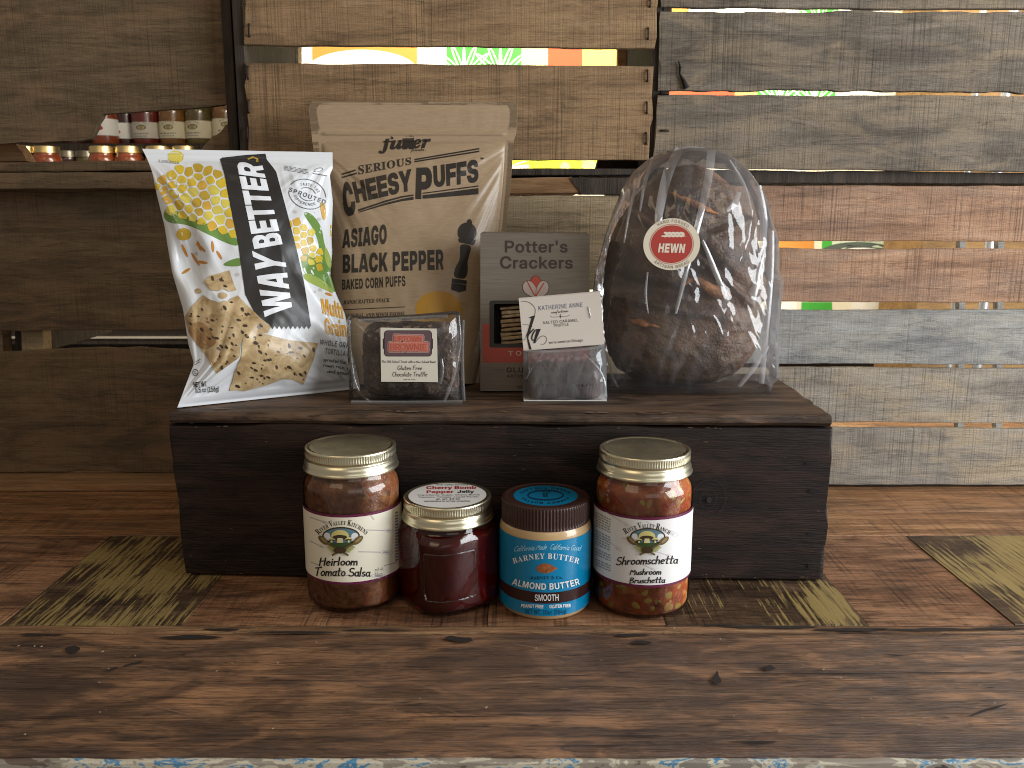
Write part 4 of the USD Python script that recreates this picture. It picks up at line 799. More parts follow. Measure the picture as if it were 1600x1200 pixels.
def ribs(th, rr, z):
    k = 1.0 if zl + .0018 < z < zt - .002 else 0.0
    return rr - .00075 * k * (.5 - .5 * np.sign(np.cos(th * 84)) * np.abs(np.cos(th * 84)) ** .5)
ld = obj('lid', fixn(lathe(lp, x, y, 84 * 8, ribs)), M_BRN, t, smooth=35)
z0, z1 = zat(962.5, y - r), zat(845, y - r); s = cyl_surf(x, y, r + .0003, z0, z1, 3.0)
BLUE = plain('blue_label_film', (0.0, 0.20, 0.40), .22, coat=.5)
lb = obj('blue_label', s.mesh(180, 2), BLUE, t, smooth=True)
zb0, zb1 = zat(943, y - r), zat(925.5, y - r); s2 = cyl_surf(x, y, r + .0004, zb0, zb1, 3.0); obj('brown_band', s2.mesh(180, 2), ink('label_brown', (0.035, 0.013, 0.012), .25), lb, smooth=True)
WI = ink('white', (0.78, 0.78, 0.76), .3); LB = ink('pale_blue', (0.30, 0.58, 0.74), .3); NV = ink('navy', (0.004, 0.03, 0.075), .3)
s.print(unary_union([T('California Made', (803, 861.5), (854, 858), 8.5, 'hand.13', up=(.4, -1)), T('California Good', (859, 858), (906.5, 860), 8.5, 'hand.13', up=(.4, -1))]), 'script_lettering', LB, lb, 2, edge=3)
s.print(A('BARNEY BUTTER', (853, 1039), 166, 166, 107.7, 72.3, 8.4, 'serif', track=.12), 'brand_lettering', WI, lb, 2, edge=3)
s.print(unary_union([ell(852, 888, 13.5, 7.6), Polygon([(850, 880.6), (862, 883.5), (871.5, 888), (862, 893.5), (850, 895.4)]).buffer(1).buffer(-1)]), 'almond', blotchy('almond_skin', [(0.3, (0.20, 0.055, 0.015)), (0.7, (0.42, 0.15, 0.05))], 300, rough=.4), lb, 2, edge=3)
s.print(T('BARNEY & Co.', (829, 905.2), (880, 904.6), 4.6, 'serif', track=.15), 'company_lettering', NV, lb, 2, edge=3)
s.print(A('ALMOND BUTTER', (853, 751.5), 169.5, 169.5, 251.8, 288.2, 9.8, '700', track=.1), 'product_lettering', WI, lb, 4, edge=3)
s.print(T('SMOOTH', (835.5, 938.6), (873, 938.4), 10, '600', track=.06), 'band_lettering', WI, lb, 4, edge=3)
s.print(unary_union([T('PEANUT FREE', (814, 948.6), (849, 950.4), 5.2, '800'), T('GLUTEN FREE', (858.5, 950.4), (892, 948.4), 5.2, '800')]), 'claim_lettering', WI, lb, 2, edge=3)
s.print(A('NET WT. 10oz (284g)', (853, 700), 260, 260, 262.8, 277.2, 7.0, '500', track=.1), 'weight_lettering', NV, lb, 2, edge=3)
sl = plane_surf((x - .05, y + .05, zt - .0004), (x + .05, y + .05, zt - .0004), (x + .05, y - .05, zt - .0004), (x - .05, y - .05, zt - .0004))
c0 = project(np.array([x, y, zt - .0004])); rx_ = 50.0; ry_ = rx_ * .295
ls = obj('lid_sticker', disc_mesh(x, y, zt - .0005, rx_ / FPX * (y * CP + (CAM_H - zt) * SP), False), BLUE, ld)
flip = lambda g: affinity.translate(affinity.rotate(g, 180, origin=(0, 0)), *c0)
sl.print(affinity.translate(ring(0, 0, 28.5, 28.5 * .3, 2.2), *c0).difference(Point(0, 0).buffer(.01)), 'sticker_ring', NV, ls, 1)
sl.print(flip(T('B', (-5, 3.2), (5, 3.2), 6.2, 'serif', up=(0, -1))), 'sticker_letter', NV, ls, 1)
sl.print(flip(T('& Co.', (-7, 5.6), (7, 5.6), 1.9, '600', up=(0, -1))), 'sticker_letter', NV, ls, 1)
sl.print(flip(unary_union([A('BARNEY BUTTER', (0, 0), 36, 36 * .3, 165, 15, 2.9, '700', track=.2), A('SPREAD THE LOVE', (0, 0), 42, 42 * .3, 200, 340, 2.9, '600', track=.2)])), 'sticker_lettering', NV, ls, 1)

# =================================================================== PACKETS ON THE BOX
TOPZ = TOP + .0012
def edge_curve(pts, y0, y1):
    """a packet edge: pixels from bottom to top with a depth that runs from y0 to y1"""
    p = np.asarray(pts, float); k = np.r_[0, np.cumsum(np.hypot(*np.diff(p, axis=0).T))]; k /= k[-1]
    tt = np.linspace(0, 1, 160); q = np.stack([np.interp(tt, k, p[:, 0]), np.interp(tt, k, p[:, 1])], -1)
    for _ in range(3): q[1:-1] = .25 * q[:-2] + .5 * q[1:-1] + .25 * q[2:]
    P = on_y(q[:, 0], q[:, 1], y0 + (y1 - y0) * tt)
    def f(v):
        v = np.clip(v, -.05, 1.05); i = np.clip(v * 159, 0, 158.999).astype(int); w = (v * 159 - i)[..., None]
        return P[i] * (1 - w) + P[i + 1] * w
    return f
def wr(u, v, sx, sy, seed, ang=0.0):
    c, s_ = math.cos(ang), math.sin(ang); a, b = u * c - v * s_, u * s_ + v * c
    return meshkit.fbm(np.stack([a * sx, b * sy, np.full_like(a, seed * 1.7)], -1), 3, seed) - .5

# ---- white pillow bag of tortilla chips
t = thing('chip_bag', 'white tortilla chip bag with corn cobs and a black stripe, leaning left of the pouch', 'snack bag')
yb0 = float(on_z(277, 637, TOPZ)[1]); yb1 = float(on_z(563, 607, TOPZ)[1])
Lc = edge_curve([(277, 637), (291, 600), (303, 568), (297, 548), (294, 537), (286, 484), (269, 426), (262, 385), (257, 353), (244, 300), (238, 269), (230, 248), (222, 232.5)], yb0, yb0 + .075)
Rc = edge_curve([(563, 607), (556, 575), (548, 545), (539, 491), (524, 457), (516, 430), (519, 395), (518, 372), (520, 315), (516, 280), (515, 273), (520, 264), (519.5, 238)], yb1, yb1 + .045)
def chip_f(u, v, side=1):
    u, v = np.asarray(u, float), np.asarray(v, float)
    a, b = Lc(v), Rc(v); P = a + (b - a) * u[..., None]
    n = np.cross(b - a, np.array([0, .25, 1.0])); n /= np.linalg.norm(n, axis=-1, keepdims=True); n = np.where(n[..., 1:2] > 0, -n, n)
    uu, vv = np.clip(u, 0, 1), np.clip(v, 0, 1)
    sv = np.clip((vv - .012) / .30, 0, 1); tv = np.clip((.955 - vv) / .42, 0, 1)
    env = (4 * uu * (1 - uu)) ** .62 * np.sin(sv * math.pi / 2) ** .75 * np.sin(tv * math.pi / 2) ** .85
    h = .030 * env
    seal = np.clip((.045 - vv) / .01, 0, 1) + np.clip((vv - .945) / .01, 0, 1)
    edge = 1 - (4 * uu * (1 - uu)) ** .5
    # creases: fans from the corners and dents near the side seams
    ca = np.exp(-((uu - .12) ** 2 / .012 + (vv - .55) ** 2 / .006)) * -.010 + np.exp(-((uu - .20) ** 2 / .004 + (vv - .60) ** 2 / .010)) * .005
    cb = np.exp(-((uu - .92) ** 2 / .006 + (vv - .46) ** 2 / .010)) * -.008
    fan0 = wr(np.arctan2(vv + .05, uu + .05), np.hypot(uu, vv), 7, .6, 3) * np.exp(-np.hypot(uu * .8, vv) * 3.2) * .018
    fan1 = wr(np.arctan2(vv + .05, 1.05 - uu), np.hypot(1 - uu, vv), 7, .6, 4) * np.exp(-np.hypot((1 - uu) * .8, vv) * 3.2) * .018
    fan2 = wr(np.arctan2(1.02 - vv, uu + .05), np.hypot(uu, 1 - vv), 8, .6, 5) * np.exp(-np.hypot(uu * .8, 1 - vv) * 3.6) * .014
    fan3 = wr(np.arctan2(1.02 - vv, 1.05 - uu), np.hypot(1 - uu, 1 - vv), 8, .6, 6) * np.exp(-np.hypot((1 - uu) * .8, 1 - vv) * 3.6) * .012
    tops = wr(uu, vv, 13, .9, 8) * np.clip((vv - .70) / .25, 0, 1) * .008
    small = wr(uu, vv, 4, 5, 9) * .005 + wr(uu, vv, 11, 12, 10) * .0007
    big_ = (.5 - np.abs(meshkit.noise(np.stack([uu * 4.2 + vv * 1.5, vv * 2.6 - uu, np.full_like(uu, 31.)], -1), 31) - .5) * 2) * .0055
    h = h + (ca * 1.5 + cb * 1.3 + 1.25 * (fan0 + fan1 + fan2 + fan3) + tops * 1.2 + small + big_) * (1 - np.clip(seal, 0, 1)) * np.clip(env * 3, 0, 1)
    h = h + np.clip((vv - .945) / .01, 0, 1) * .00035 * np.sin(vv * 330)
    if side < 0: h = -.45 * env * .028
    return P + n * h[..., None]
chip_front = cached(chip_f, 300); chip_s = lambda u, v, side=1: chip_front(u, v) if side > 0 else chip_f(u, v, -1)
cs = Surf(chip_s, 90); cs.step = .00010
M_BAGW = plain('white_bag_film', (0.66, 0.68, 0.705), .34, coat=.12)
def closed_pillow(f, nu, nv):
    U, V = np.meshgrid(np.linspace(0, 1, nu), np.linspace(0, 1, nv), indexing='ij'); a = f(U.ravel(), V.ravel()); b = f(U.ravel(), V.ravel(), -1)
    F = np.array([(i * nv + j, (i + 1) * nv + j, (i + 1) * nv + j + 1, i * nv + j + 1) for i in range(nu - 1) for j in range(nv - 1)])
    d = np.cross(a[F[:, 1]] - a[F[:, 0]], a[F[:, 3]] - a[F[:, 0]]); 
    if d[:, 1].mean() > 0: F = F[:, ::-1]
    v = np.vstack([a, b]); G = np.vstack([tri(F), tri(F[:, ::-1] + len(a))])
    return trimesh.Trimesh(v, G, process=False)
film = obj('bag_film', closed_pillow(chip_s, 190, 240), M_BAGW, t, smooth=True)
z1 = lambda pts: [(200 + x / 2.608, 200 + y / 2.608) for x, y in pts]
z5 = lambda pts: [(270 + x / 5, 400 + y / 5) for x, y in pts]
YEL = [ink('kernel_yellow', (0.60, 0.43, 0.035), .35), ink('kernel_gold', (0.50, 0.33, 0.03), .35), ink('kernel_lemon', (0.62, 0.52, 0.09), .35), ink('kernel_orange', (0.60, 0.36, 0.05), .35)]
GRN = ink('leaf_green', (0.13, 0.24, 0.05), .35); GRN2 = ink('leaf_light', (0.30, 0.38, 0.08), .35)
def kernels(outline, step, ang, seed):
    rs = np.random.default_rng(seed); pg = bez(outline); x0, y0, x1, y1 = pg.bounds; pts = []
    c, s_ = math.cos(ang), math.sin(ang)
    for i in range(-40, 40):
        for j in range(-40, 40):
            a = (i + .5 * (j % 2)) * step * 1.15 + rs.normal(0, step * .2); b = j * step * .85 + rs.normal(0, step * .1)
            pts.append(((x0 + x1) / 2 + a * c - b * s_, (y0 + y1) / 2 + a * s_ + b * c))
    vor = Voronoi(np.array(pts)); res = []
    for k in range(len(pts)):
        rg = vor.regions[vor.point_region[k]]
        if -1 in rg or not rg: continue
        q = Polygon(vor.vertices[rg])
        if not q.is_valid or not pg.contains(Point(pts[k])): continue
        q = q.buffer(-step * .26).buffer(step * .18, quad_segs=4)
        if not q.is_empty and q.area > step * .6: res.append(q)
    return res
ka = kernels(z1([(112, 225), (150, 155), (240, 150), (330, 165), (390, 200), (440, 380), (455, 460), (380, 440), (250, 385), (160, 340), (120, 300)]), 15.5, .35, 1)
kb = kernels(z1([(640, 345), (720, 370), (770, 440), (800, 560), (760, 590), (690, 510), (650, 420)]), 12.0, .55, 2)
grp = [[], [], [], []]; rs = np.random.default_rng(3)
for q in ka + kb: grp[rs.choice([0, 0, 1, 2, 3])].append(q)
strip = Polygon(z1([(375, 128), (385, 120), (470, 112), (560, 104), (566, 130), (590, 160), (604, 180), (655, 370), (690, 510), (715, 620), (745, 806)] + [(745 - 9.2 * k, 806 + (14 if k % 2 else 0)) for k in range(1, 19)] + [(575, 800), (520, 760), (478, 680), (450, 480), (415, 310), (393, 190)])).buffer(0)
green = [bez(z1([(140, 350), (165, 318), (240, 360), (330, 392), (440, 440), (455, 485), (400, 470), (320, 430), (240, 392), (160, 388)])), bez(z1([(380, 560), (410, 540), (460, 525), (470, 560), (430, 566)])),
         bez(z1([(705, 340), (745, 345), (790, 400), (800, 480), (835, 560), (828, 600), (790, 560), (770, 430)])), bez(z1([(700, 515), (740, 512), (810, 560), (850, 650), (846, 675), (790, 640), (715, 600)]))]
lt = [bez(z1([(712, 590), (760, 600), (820, 640), (846, 680), (780, 650), (718, 620)])), bez(z1([(800, 470), (832, 540), (825, 580), (800, 540)]))]
others = [(ell(*z1([(195, 118)])[0], 12.5, 10), YEL[2]), (ell(*z1([(228, 433)])[0], 11.5, 9.5), YEL[1]), (bez(z1([(780, 300), (805, 310), (806, 370), (795, 378), (785, 340)])), YEL[3]), (bez(z1([(822, 390), (834, 400), (834, 440), (824, 445)])), YEL[0])]
cs.print(unary_union(green), 'corn_leaves', GRN, film, 1, edge=4); cs.print(unary_union(lt), 'leaf_highlights', GRN2, film, 2, edge=4)
for k in range(4):
    gg = unary_union(grp[k] + [o for o, m in others if m is YEL[k]]).difference(strip)
    for q in polys(gg): cs.print(q, 'corn_kernel', YEL[k], film, 3, edge=6)
STRIP = plain('black_stripe_film', (0.022, 0.020, 0.019), .42)
cs.print(strip, 'black_stripe', STRIP, film, 4, edge=3.2)
WF = ink('bag_white_print', (0.74, 0.76, 0.80), .3)
cs.print(unary_union([Q('WAY', (456.5, 486), (444.5, 402), (393.5, 392), (413.5, 495.5)), Q('BETTER', (441.5, 383), (410, 259), (369, 251), (397.5, 391))]), 'brand_lettering', WF, film, 6, edge=3)
cs.print(unary_union([line(z1([(488, 128), (510, 118), (530, 128)]), 2.2), ell(402, 251.5, 2, 2)]), 'gold_mark', YEL[1], film, 5, edge=4)
OR = ink('shred_orange', (0.50, 0.20, 0.025), .35)
cs.print(unary_union([ell(*z1([(x_, y_)])[0], l, 2.2, a) for x_, y_, l, a in ((231, 500, 11, 66), (297, 487, 10, 42), (290, 480, 8, 70), (345, 483, 9, 84), (372, 518, 8, 58), (275, 535, 12, 58), (300, 547, 10, 8), (237, 583, 8, -32), (817, 678, 6, 20))]), 'carrot_shreds', OR, film, 2, edge=4)
cs.print(unary_union([ell(*z1([(x_, y_)])[0], r_, r_ * .9) for x_, y_, r_ in ((278, 512, 3), (445, 598, 3.4), (680, 342, 3), (783, 660, 3), (762, 667, 2), (778, 372, 3), (760, 345, 1))]), 'grey_dots', ink('dot_grey', (0.50, 0.46, 0.46), .4), film, 2, edge=4)
# stamp
c0 = z1([(730, 270)])[0]
rot = lambda g: affinity.rotate(g, 20, origin=c0)
halfs = lambda rx_, ry_, w, up: rot(ring(c0[0], c0[1], rx_, ry_, w).intersection(sbox(c0[0] - 40, c0[1] - 40, c0[0] + 40, c0[1] - 5) if up else sbox(c0[0] - 40, c0[1] + 6, c0[0] + 40, c0[1] + 40)))
GI = ink('stamp_grey', (0.10, 0.11, 0.12), .4)
cs.print(unary_union([halfs(30, 23, 1.1, 1), halfs(30, 23, 1.1, 0), halfs(14, 10.5, 1.0, 1), halfs(14, 10.5, 1.0, 0), T('SPROUTED', (c0[0] - 29.5, c0[1] - 4.6), (c0[0] + 28, c0[1] + 16), 6.6, '600', track=.25),
      A('TASTE THE', c0, 17.5, 12.5, 140, 36, 4.2, '500', track=.3, rot=20), A('DIFFERENCE', c0, 22.5, 17.5, 212, 322, 4.2, '500', track=.25, rot=20)]), 'round_stamp', GI, film, 5, edge=4)
cs.print(unary_union([dashes([(444, 259.5 + 2.1 * k, 482, 266 + 2.1 * k, 1.0) for k in range(4)], 6), ring(497.5, 265.5, 7.5, 3.0, .9, -14), line([(489, 271), (511, 275)], 1.3), T('11052016', (247, 253.5), (280, 257), 4, '500')]), 'small_print', INKG, film, 5, edge=4)
# printed chips
CH = blotchy('printed_chip', [(0.25, (0.20, 0.11, 0.045)), (0.42, (0.38, 0.26, 0.13)), (0.55, (0.50, 0.37, 0.20)), (0.72, (0.66, 0.52, 0.33))], 75, 7, .33, (300, .15, .0006))
CH2 = blotchy('printed_chip_dark', [(0.25, (0.16, 0.08, 0.03)), (0.5, (0.30, 0.17, 0.07)), (0.75, (0.45, 0.30, 0.15))], 70, 7, .33, (300, .15, .0006))
chA = Polygon(z5([(95, 478), (150, 395), (240, 305), (275, 330), (300, 345), (335, 352), (365, 368), (400, 350), (430, 358), (450, 335), (510, 310), (540, 345), (640, 440), (700, 500), (765, 552), (742, 602), (640, 600), (570, 585), (530, 700), (520, 790), (345, 918), (300, 845), (240, 745), (180, 680), (130, 610)])).buffer(2).buffer(-2)
chB = Polygon(z5([(560, 580), (690, 602), (900, 655), (1132, 682), (1100, 800), (1060, 900), (1020, 1000), (940, 965), (860, 958), (790, 985), (720, 1010), (640, 1030), (560, 1052), (500, 1045), (442, 1052), (480, 920), (530, 790), (545, 680)])).buffer(2).buffer(-2)
chC = Polygon(z5([(248, 205), (292, 160), (360, 145), (440, 118), (465, 200), (492, 265), (440, 275), (395, 252), (360, 270), (300, 265)])).buffer(1)
cs.print(unary_union([chA, chC, ell(*z5([(390, 310)])[0], 7, 5), ell(*z5([(200, 275)])[0], 5, 4)]), 'printed_chip', CH, film, 6, edge=4); cs.print(chB, 'printed_chip', CH, film, 7, edge=4)
cs.print(bez(z5([(110, 560), (200, 500), (290, 560), (330, 650), (350, 680), (250, 745), (180, 680)])).intersection(chA), 'chip_fold', CH2, film, 8, edge=4)
seeds, seeds2 = [], []; rs = np.random.default_rng(8)
while len(seeds) < 95:
    px, py = rs.uniform(285, 498), rs.uniform(424, 612)
    if chA.buffer(-3).contains(Point(px, py)) or chB.buffer(-3).contains(Point(px, py)) or chC.buffer(-2).contains(Point(px, py)): 
        r_ = rs.uniform(1.1, 4.6); q = bez([(px + math.cos(a) * r_ * rs.uniform(.7, 1.4), py + math.sin(a) * r_ * .6 * rs.uniform(.6, 1.3)) for a in np.linspace(0, 6.28, 7)[:-1]])
        (seeds if rs.random() < .93 else seeds2).append(affinity.rotate(q, rs.uniform(0, 90)))
        if len(seeds2) and rs.random() < .0: pass
cs.print(unary_union(seeds), 'printed_seeds', ink('seed_dark', (0.055, 0.035, 0.022), .35), film, 9, edge=4); cs.print(unary_union(seeds2), 'printed_seeds', ink('seed_red', (0.24, 0.09, 0.04), .35), film, 9, edge=4)
OG = ink('flavour_orange', (0.62, 0.31, 0.03), .35)
cs.print(unary_union([Q('Multi', (503, 490), (537, 499), (534, 472), (500, 466.5), '800'), Q('Grain', (508, 521.5), (543, 527), (539, 501), (505.5, 497), '800')]), 'flavour_lettering', OG, film, 5, edge=4)
cs.print(unary_union([T('WHOLE GRAIN', (499, 538), (553, 545), 8, '500', track=.15), T('TORTILLA CHIPS', (507, 552), (562, 559), 8, '500', track=.15), T('sprouted flax, quinoa,', (505, 564), (562, 571), 5.4, 'hand.12'), T('brown rice, chia', (502, 572), (556, 579), 5.4, 'hand.12'), T('and sesame', (511, 582), (552, 587), 5.4, 'hand.12')]), 'side_lettering', INK, film, 5, edge=4)
cs.print(unary_union([T('NET WT', (302.5, 605), (323.5, 603.5), 8, '600'), T('5.5 oz (156g)', (305.5, 613.5), (343, 611), 8, '500'), ring(305.5, 582, 4.5, 5.5, .9), T('U', (303.8, 584.5), (307, 584.4), 5, '600'), line([(306, 566), (314, 561)], .8), line([(305, 570), (313, 565)], .8)]), 'weight_lettering', INK, film, 5, edge=4)

# ---- kraft stand-up pouch
t = thing('kraft_pouch', 'tall brown kraft pouch of cheesy puffs with black lettering, standing behind the brownie', 'snack pouch')
yb = float(on_z(640, 597, TOPZ)[1])
Lp = edge_curve([(522, 599), (515, 540), (507, 450), (500, 360), (494, 280), (489, 225), (488, 222), (485, 190), (481.5, 164), (481, 158)], yb, yb + .068)
Rp = edge_curve([(752, 599), (764, 540), (778, 450), (790, 370), (798, 290), (803.5, 214), (807.5, 210), (807, 204), (808.5, 180), (809, 166), (808.5, 159)], yb, yb + .068)
def pouch_f(u, v, side=1):
    u, v = np.asarray(u, float), np.asarray(v, float); a, b = Lp(v), Rp(v); P = a + (b - a) * u[..., None]
    # rounded top corners
    n = np.cross(b - a, np.array([0, .16, 1.0])); n /= np.linalg.norm(n, axis=-1, keepdims=True); n = np.where(n[..., 1:2] > 0, -n, n)
    uu, vv = np.clip(u, 0, 1), np.clip(v, 0, 1)
    ui = np.clip((uu - .045) / .91, 0, 1)
    env = (4 * ui * (1 - ui)) ** .48 * np.sin(np.clip((.855 - vv) / .5, 0, 1) * math.pi / 2) ** .55
    h = .034 * env * (1 - .12 * vv)
    zip_ = np.exp(-((vv - .885) / .006) ** 2) * .0016 * np.clip(ui * 40, 0, 1) * np.clip((1 - ui) * 40, 0, 1) + np.exp(-((vv - .872) / .004) ** 2) * -.0006
    inn = np.clip(ui * 20, 0, 1) * np.clip((1 - ui) * 20, 0, 1)
    c = wr(uu, vv, 4, 4, 21, .5) * .009 + wr(uu, vv, 9, 8, 22, -.6) * .0018 + wr(uu, vv, 3, 9, 23, .9) * .0018
    rad = wr(np.arctan2(.86 - vv, 1.0 - uu + .02), np.hypot(1 - uu, .86 - vv), 6, 1, 24) * np.exp(-np.hypot(1 - uu, .86 - vv) * 3) * .016
    rad += wr(np.arctan2(.86 - vv, uu + .02), np.hypot(uu, .86 - vv), 6, 1, 25) * np.exp(-np.hypot(uu, .86 - vv) * 3) * .012
    up_ = wr(uu, vv, 9, 3, 26) * .0025 * np.clip((vv - .9) / .02, 0, 1) * np.clip((.985 - vv) / .02, 0, 1) * inn
    h = h + (c + rad) * np.clip(env * 1.5, 0, 1) + zip_ + up_
    if side < 0: h = -.012 * env
    corner = np.clip((vv - .962) / .038, 0, 1); cut = .034 * (1 - np.sqrt(np.clip(1 - corner ** 2, 0, 1)))
    P = a + (b - a) * (cut + uu * (1 - 2 * cut))[..., None] if True else P
    return P + n * h[..., None]
pouch_front = cached(pouch_f, 300); pouch_s = lambda u, v, side=1: pouch_front(u, v) if side > 0 else pouch_f(u, v, -1)
ps = Surf(pouch_s, 90); ps.step = .00012
nk = {'g': ('geometry', {}), 'm': ('mapping', dict(scale=(90, 90, 900))), 'n': ('noise_texture', dict(scale=1.0, detail=4.0, roughness=.7)), 'n2': ('noise_texture', dict(scale=500.0, detail=3.0)),
      'r': ('rgb_ramp', dict(ramp=[(0.3, (0.315, 0.228, 0.142)), (0.7, (0.40, 0.292, 0.187))])), 'ad': ('math', dict(math_type='multiply_add', value2=.5)), 'b': ('bump', dict(strength=.15, distance=.0004)), 'p': ('principled_bsdf', dict(roughness=.38, coat_weight=.2, coat_roughness=.25))}
KRAFT = usdkit.material(stage, '/World/Looks/kraft_paper', nk, [('g.position', 'm.vector'), ('m.vector', 'n.vector'), ('g.position', 'n2.vector'), ('n2.fac', 'ad.value1'), ('n.fac', 'ad.value3'), ('n.fac', 'r.fac'), ('r.color', 'p.base_color'), ('ad.value', 'b.height'), ('b.normal', 'p.normal')], surface='p.BSDF')
film = obj('pouch_paper', closed_pillow(pouch_s, 170, 240), KRAFT, t, smooth=True)
PK = ink('pouch_black', (0.022, 0.018, 0.015), .45)
z2 = lambda pts: [(470 + x / 3.158, 140 + y / 3.158) for x, y in pts]
pb = lambda *a: z2([a])[0]
lg = unary_union([T('fu', pb(408, 296), pb(508, 291), 19, 'ital'), T('er', pb(553, 289), pb(642, 285), 19, 'ital'), Polygon(z2([(506, 238), (522, 232), (524, 242), (540, 230), (556, 232), (554, 290), (536, 292), (534, 282), (520, 292), (504, 292)])).buffer(.4)]).buffer(.7)
cheesy = [Q('C', pb(212, 632), pb(280, 608), pb(246, 458), pb(204, 462)), Q('HEESY', pb(272, 560), pb(548, 497), pb(545, 392), pb(250, 458)), Q('P', pb(560, 540), pb(652, 540), pb(648, 380), pb(566, 387)), Q('UFFS', pb(655, 482), pb(878, 455), pb(878, 344), pb(650, 380))]
rules = [line(z2([(203, 418), (270, 398)]), 2), line(z2([(203, 434), (276, 413)]), 2), line(z2([(562, 346), (880, 292)]), 1.8), line(z2([(562, 356), (880, 305)]), 1.8),
         Polygon(z2([(284, 592), (420, 547), (500, 526), (556, 518), (556, 524), (500, 533), (420, 554), (284, 600)])), Polygon(z2([(286, 604), (420, 560), (500, 540), (556, 530), (556, 543), (500, 550), (420, 568), (286, 607)])),
         line(z2([(602, 512), (876, 476)]), 1.4), Polygon(z2([(602, 522), (876, 487), (876, 516), (602, 538)]))]
ps.print(lg, 'brand_logo', PK, film, 2, edge=4)
ps.print(T('foods.', pb(546, 306), pb(620, 303), 4.5, 'ital'), 'brand_logo', PK, film, 2, edge=4)
ps.print(unary_union([Q('SERIOUS', pb(282, 420), pb(548, 368), pb(546, 335), pb(280, 378), 'serif', track=.06)] + rules + cheesy + [T('TM', pb(886, 345), pb(902, 343), 2.6, '600')]).buffer(.25), 'product_lettering', PK, film, 2, edge=4)
ps.print(unary_union([Q('ASIAGO', pb(205, 783), pb(425, 760), pb(425, 666), pb(208, 692), '900', track=.04), Q('BLACK PEPPER', pb(205, 905), pb(706, 888), pb(704, 788), pb(206, 815), '900', track=.06), Q('BAKED CORN PUFFS', pb(203, 988), pb(518, 970), pb(516, 918), pb(203, 938), '800', track=.08)]), 'flavour_lettering', PK, film, 2, edge=4)
ps.print(unary_union([T('HANDCRAFTED SNACK', pb(210, 1060), pb(438, 1048), 6.4, 'serif', up=(.12, -1), track=.04), line(z2([(213, 1086), (515, 1072)]), 1.2), T('NATURAL AND WHOLESOME', pb(213, 1130), pb(515, 1118), 7, 'serif', track=.04)]), 'claim_lettering', PK, film, 2, edge=4)
gm = unary_union([ell(*pb(832, 656), 4.2, 5.2), ell(*pb(820, 705), 14.8, 15.5), Polygon(z2([(778, 738), (862, 742), (856, 758), (848, 765), (782, 752)])).buffer(.6),
     bez(z2([(786, 760), (842, 768), (836, 800), (820, 850), (826, 890), (815, 930), (790, 934), (752, 925), (760, 880), (785, 840), (786, 800)])), Polygon(z2([(748, 934), (816, 944), (815, 958), (747, 950)])).buffer(.8), Polygon(z2([(746, 956), (814, 966), (812, 990), (780, 998), (744, 985)])).buffer(.8)])
ps.print(gm, 'pepper_mill_print', PK, film, 2, edge=4)
ps.print(ell(*pb(680, 1085), 36, 29).union(sbox(pb(570, 0)[0] + 3, 484, pb(795, 0)[0], 560).intersection(ell(*pb(680, 1100), 36, 36))), 'yellow_puff_print', ink('puff_yellow', (0.46, 0.24, 0.022), .45), film, 1, edge=4)

# ---- wrapped brownie
t = thing('wrapped_brownie', 'square chocolate brownie in clear film with a cream label, at the front of the box', 'brownie')
yf = float(on_z(643, 632, TOPZ)[1]) + .004
bc = on_y(643, 561, yf + .024); hw = 74 / FPX * .82; hh = (bc[2] - TOPZ) - .003
def brownie():
    import manifold3d as m3
    r = .0135; sp = m3.Manifold.sphere(r, 24); hy = .0165
    b = m3.Manifold.batch_hull([sp.translate((sx * (hw - r), sy * (hy - r), sz * (hh - r))) for sx in (-1, 1) for sy in (-1, 1) for sz in (-1, 1)]).refine_to_length(.0016)
    v, f, n = meshkit.arrays(b, True)
    m = trimesh.Trimesh(v, f, process=True); n = m.vertex_normals; v = m.vertices
    d = (meshkit.fbm(v * 70, 4, 4) - .5) * .0065 + (meshkit.fbm(v * 330, 3, 5) - .5) * .0028
    m.vertices = v + n * d[:, None] + bc; return m
M_BROWNIE = blotchy('brownie_crumb', [(0.3, (0.022, 0.013, 0.009)), (0.5, (0.075, 0.045, 0.032)), (0.7, (0.20, 0.14, 0.105))], 130, 8, .7, (380, 1.0, .0025))
obj('brownie', brownie(), M_BROWNIE, t, smooth=True)
M_FILM = film_mat('clear_film', haze=.03, rough=.09, boost=.035, ior=1.28)
out = [(546, 632), (541.5, 500), (546, 492), (580, 495), (650, 491), (712, 485.5), (719, 489), (721, 500), (724, 515), (722, 560), (726, 628), (724, 632), (640, 633)]
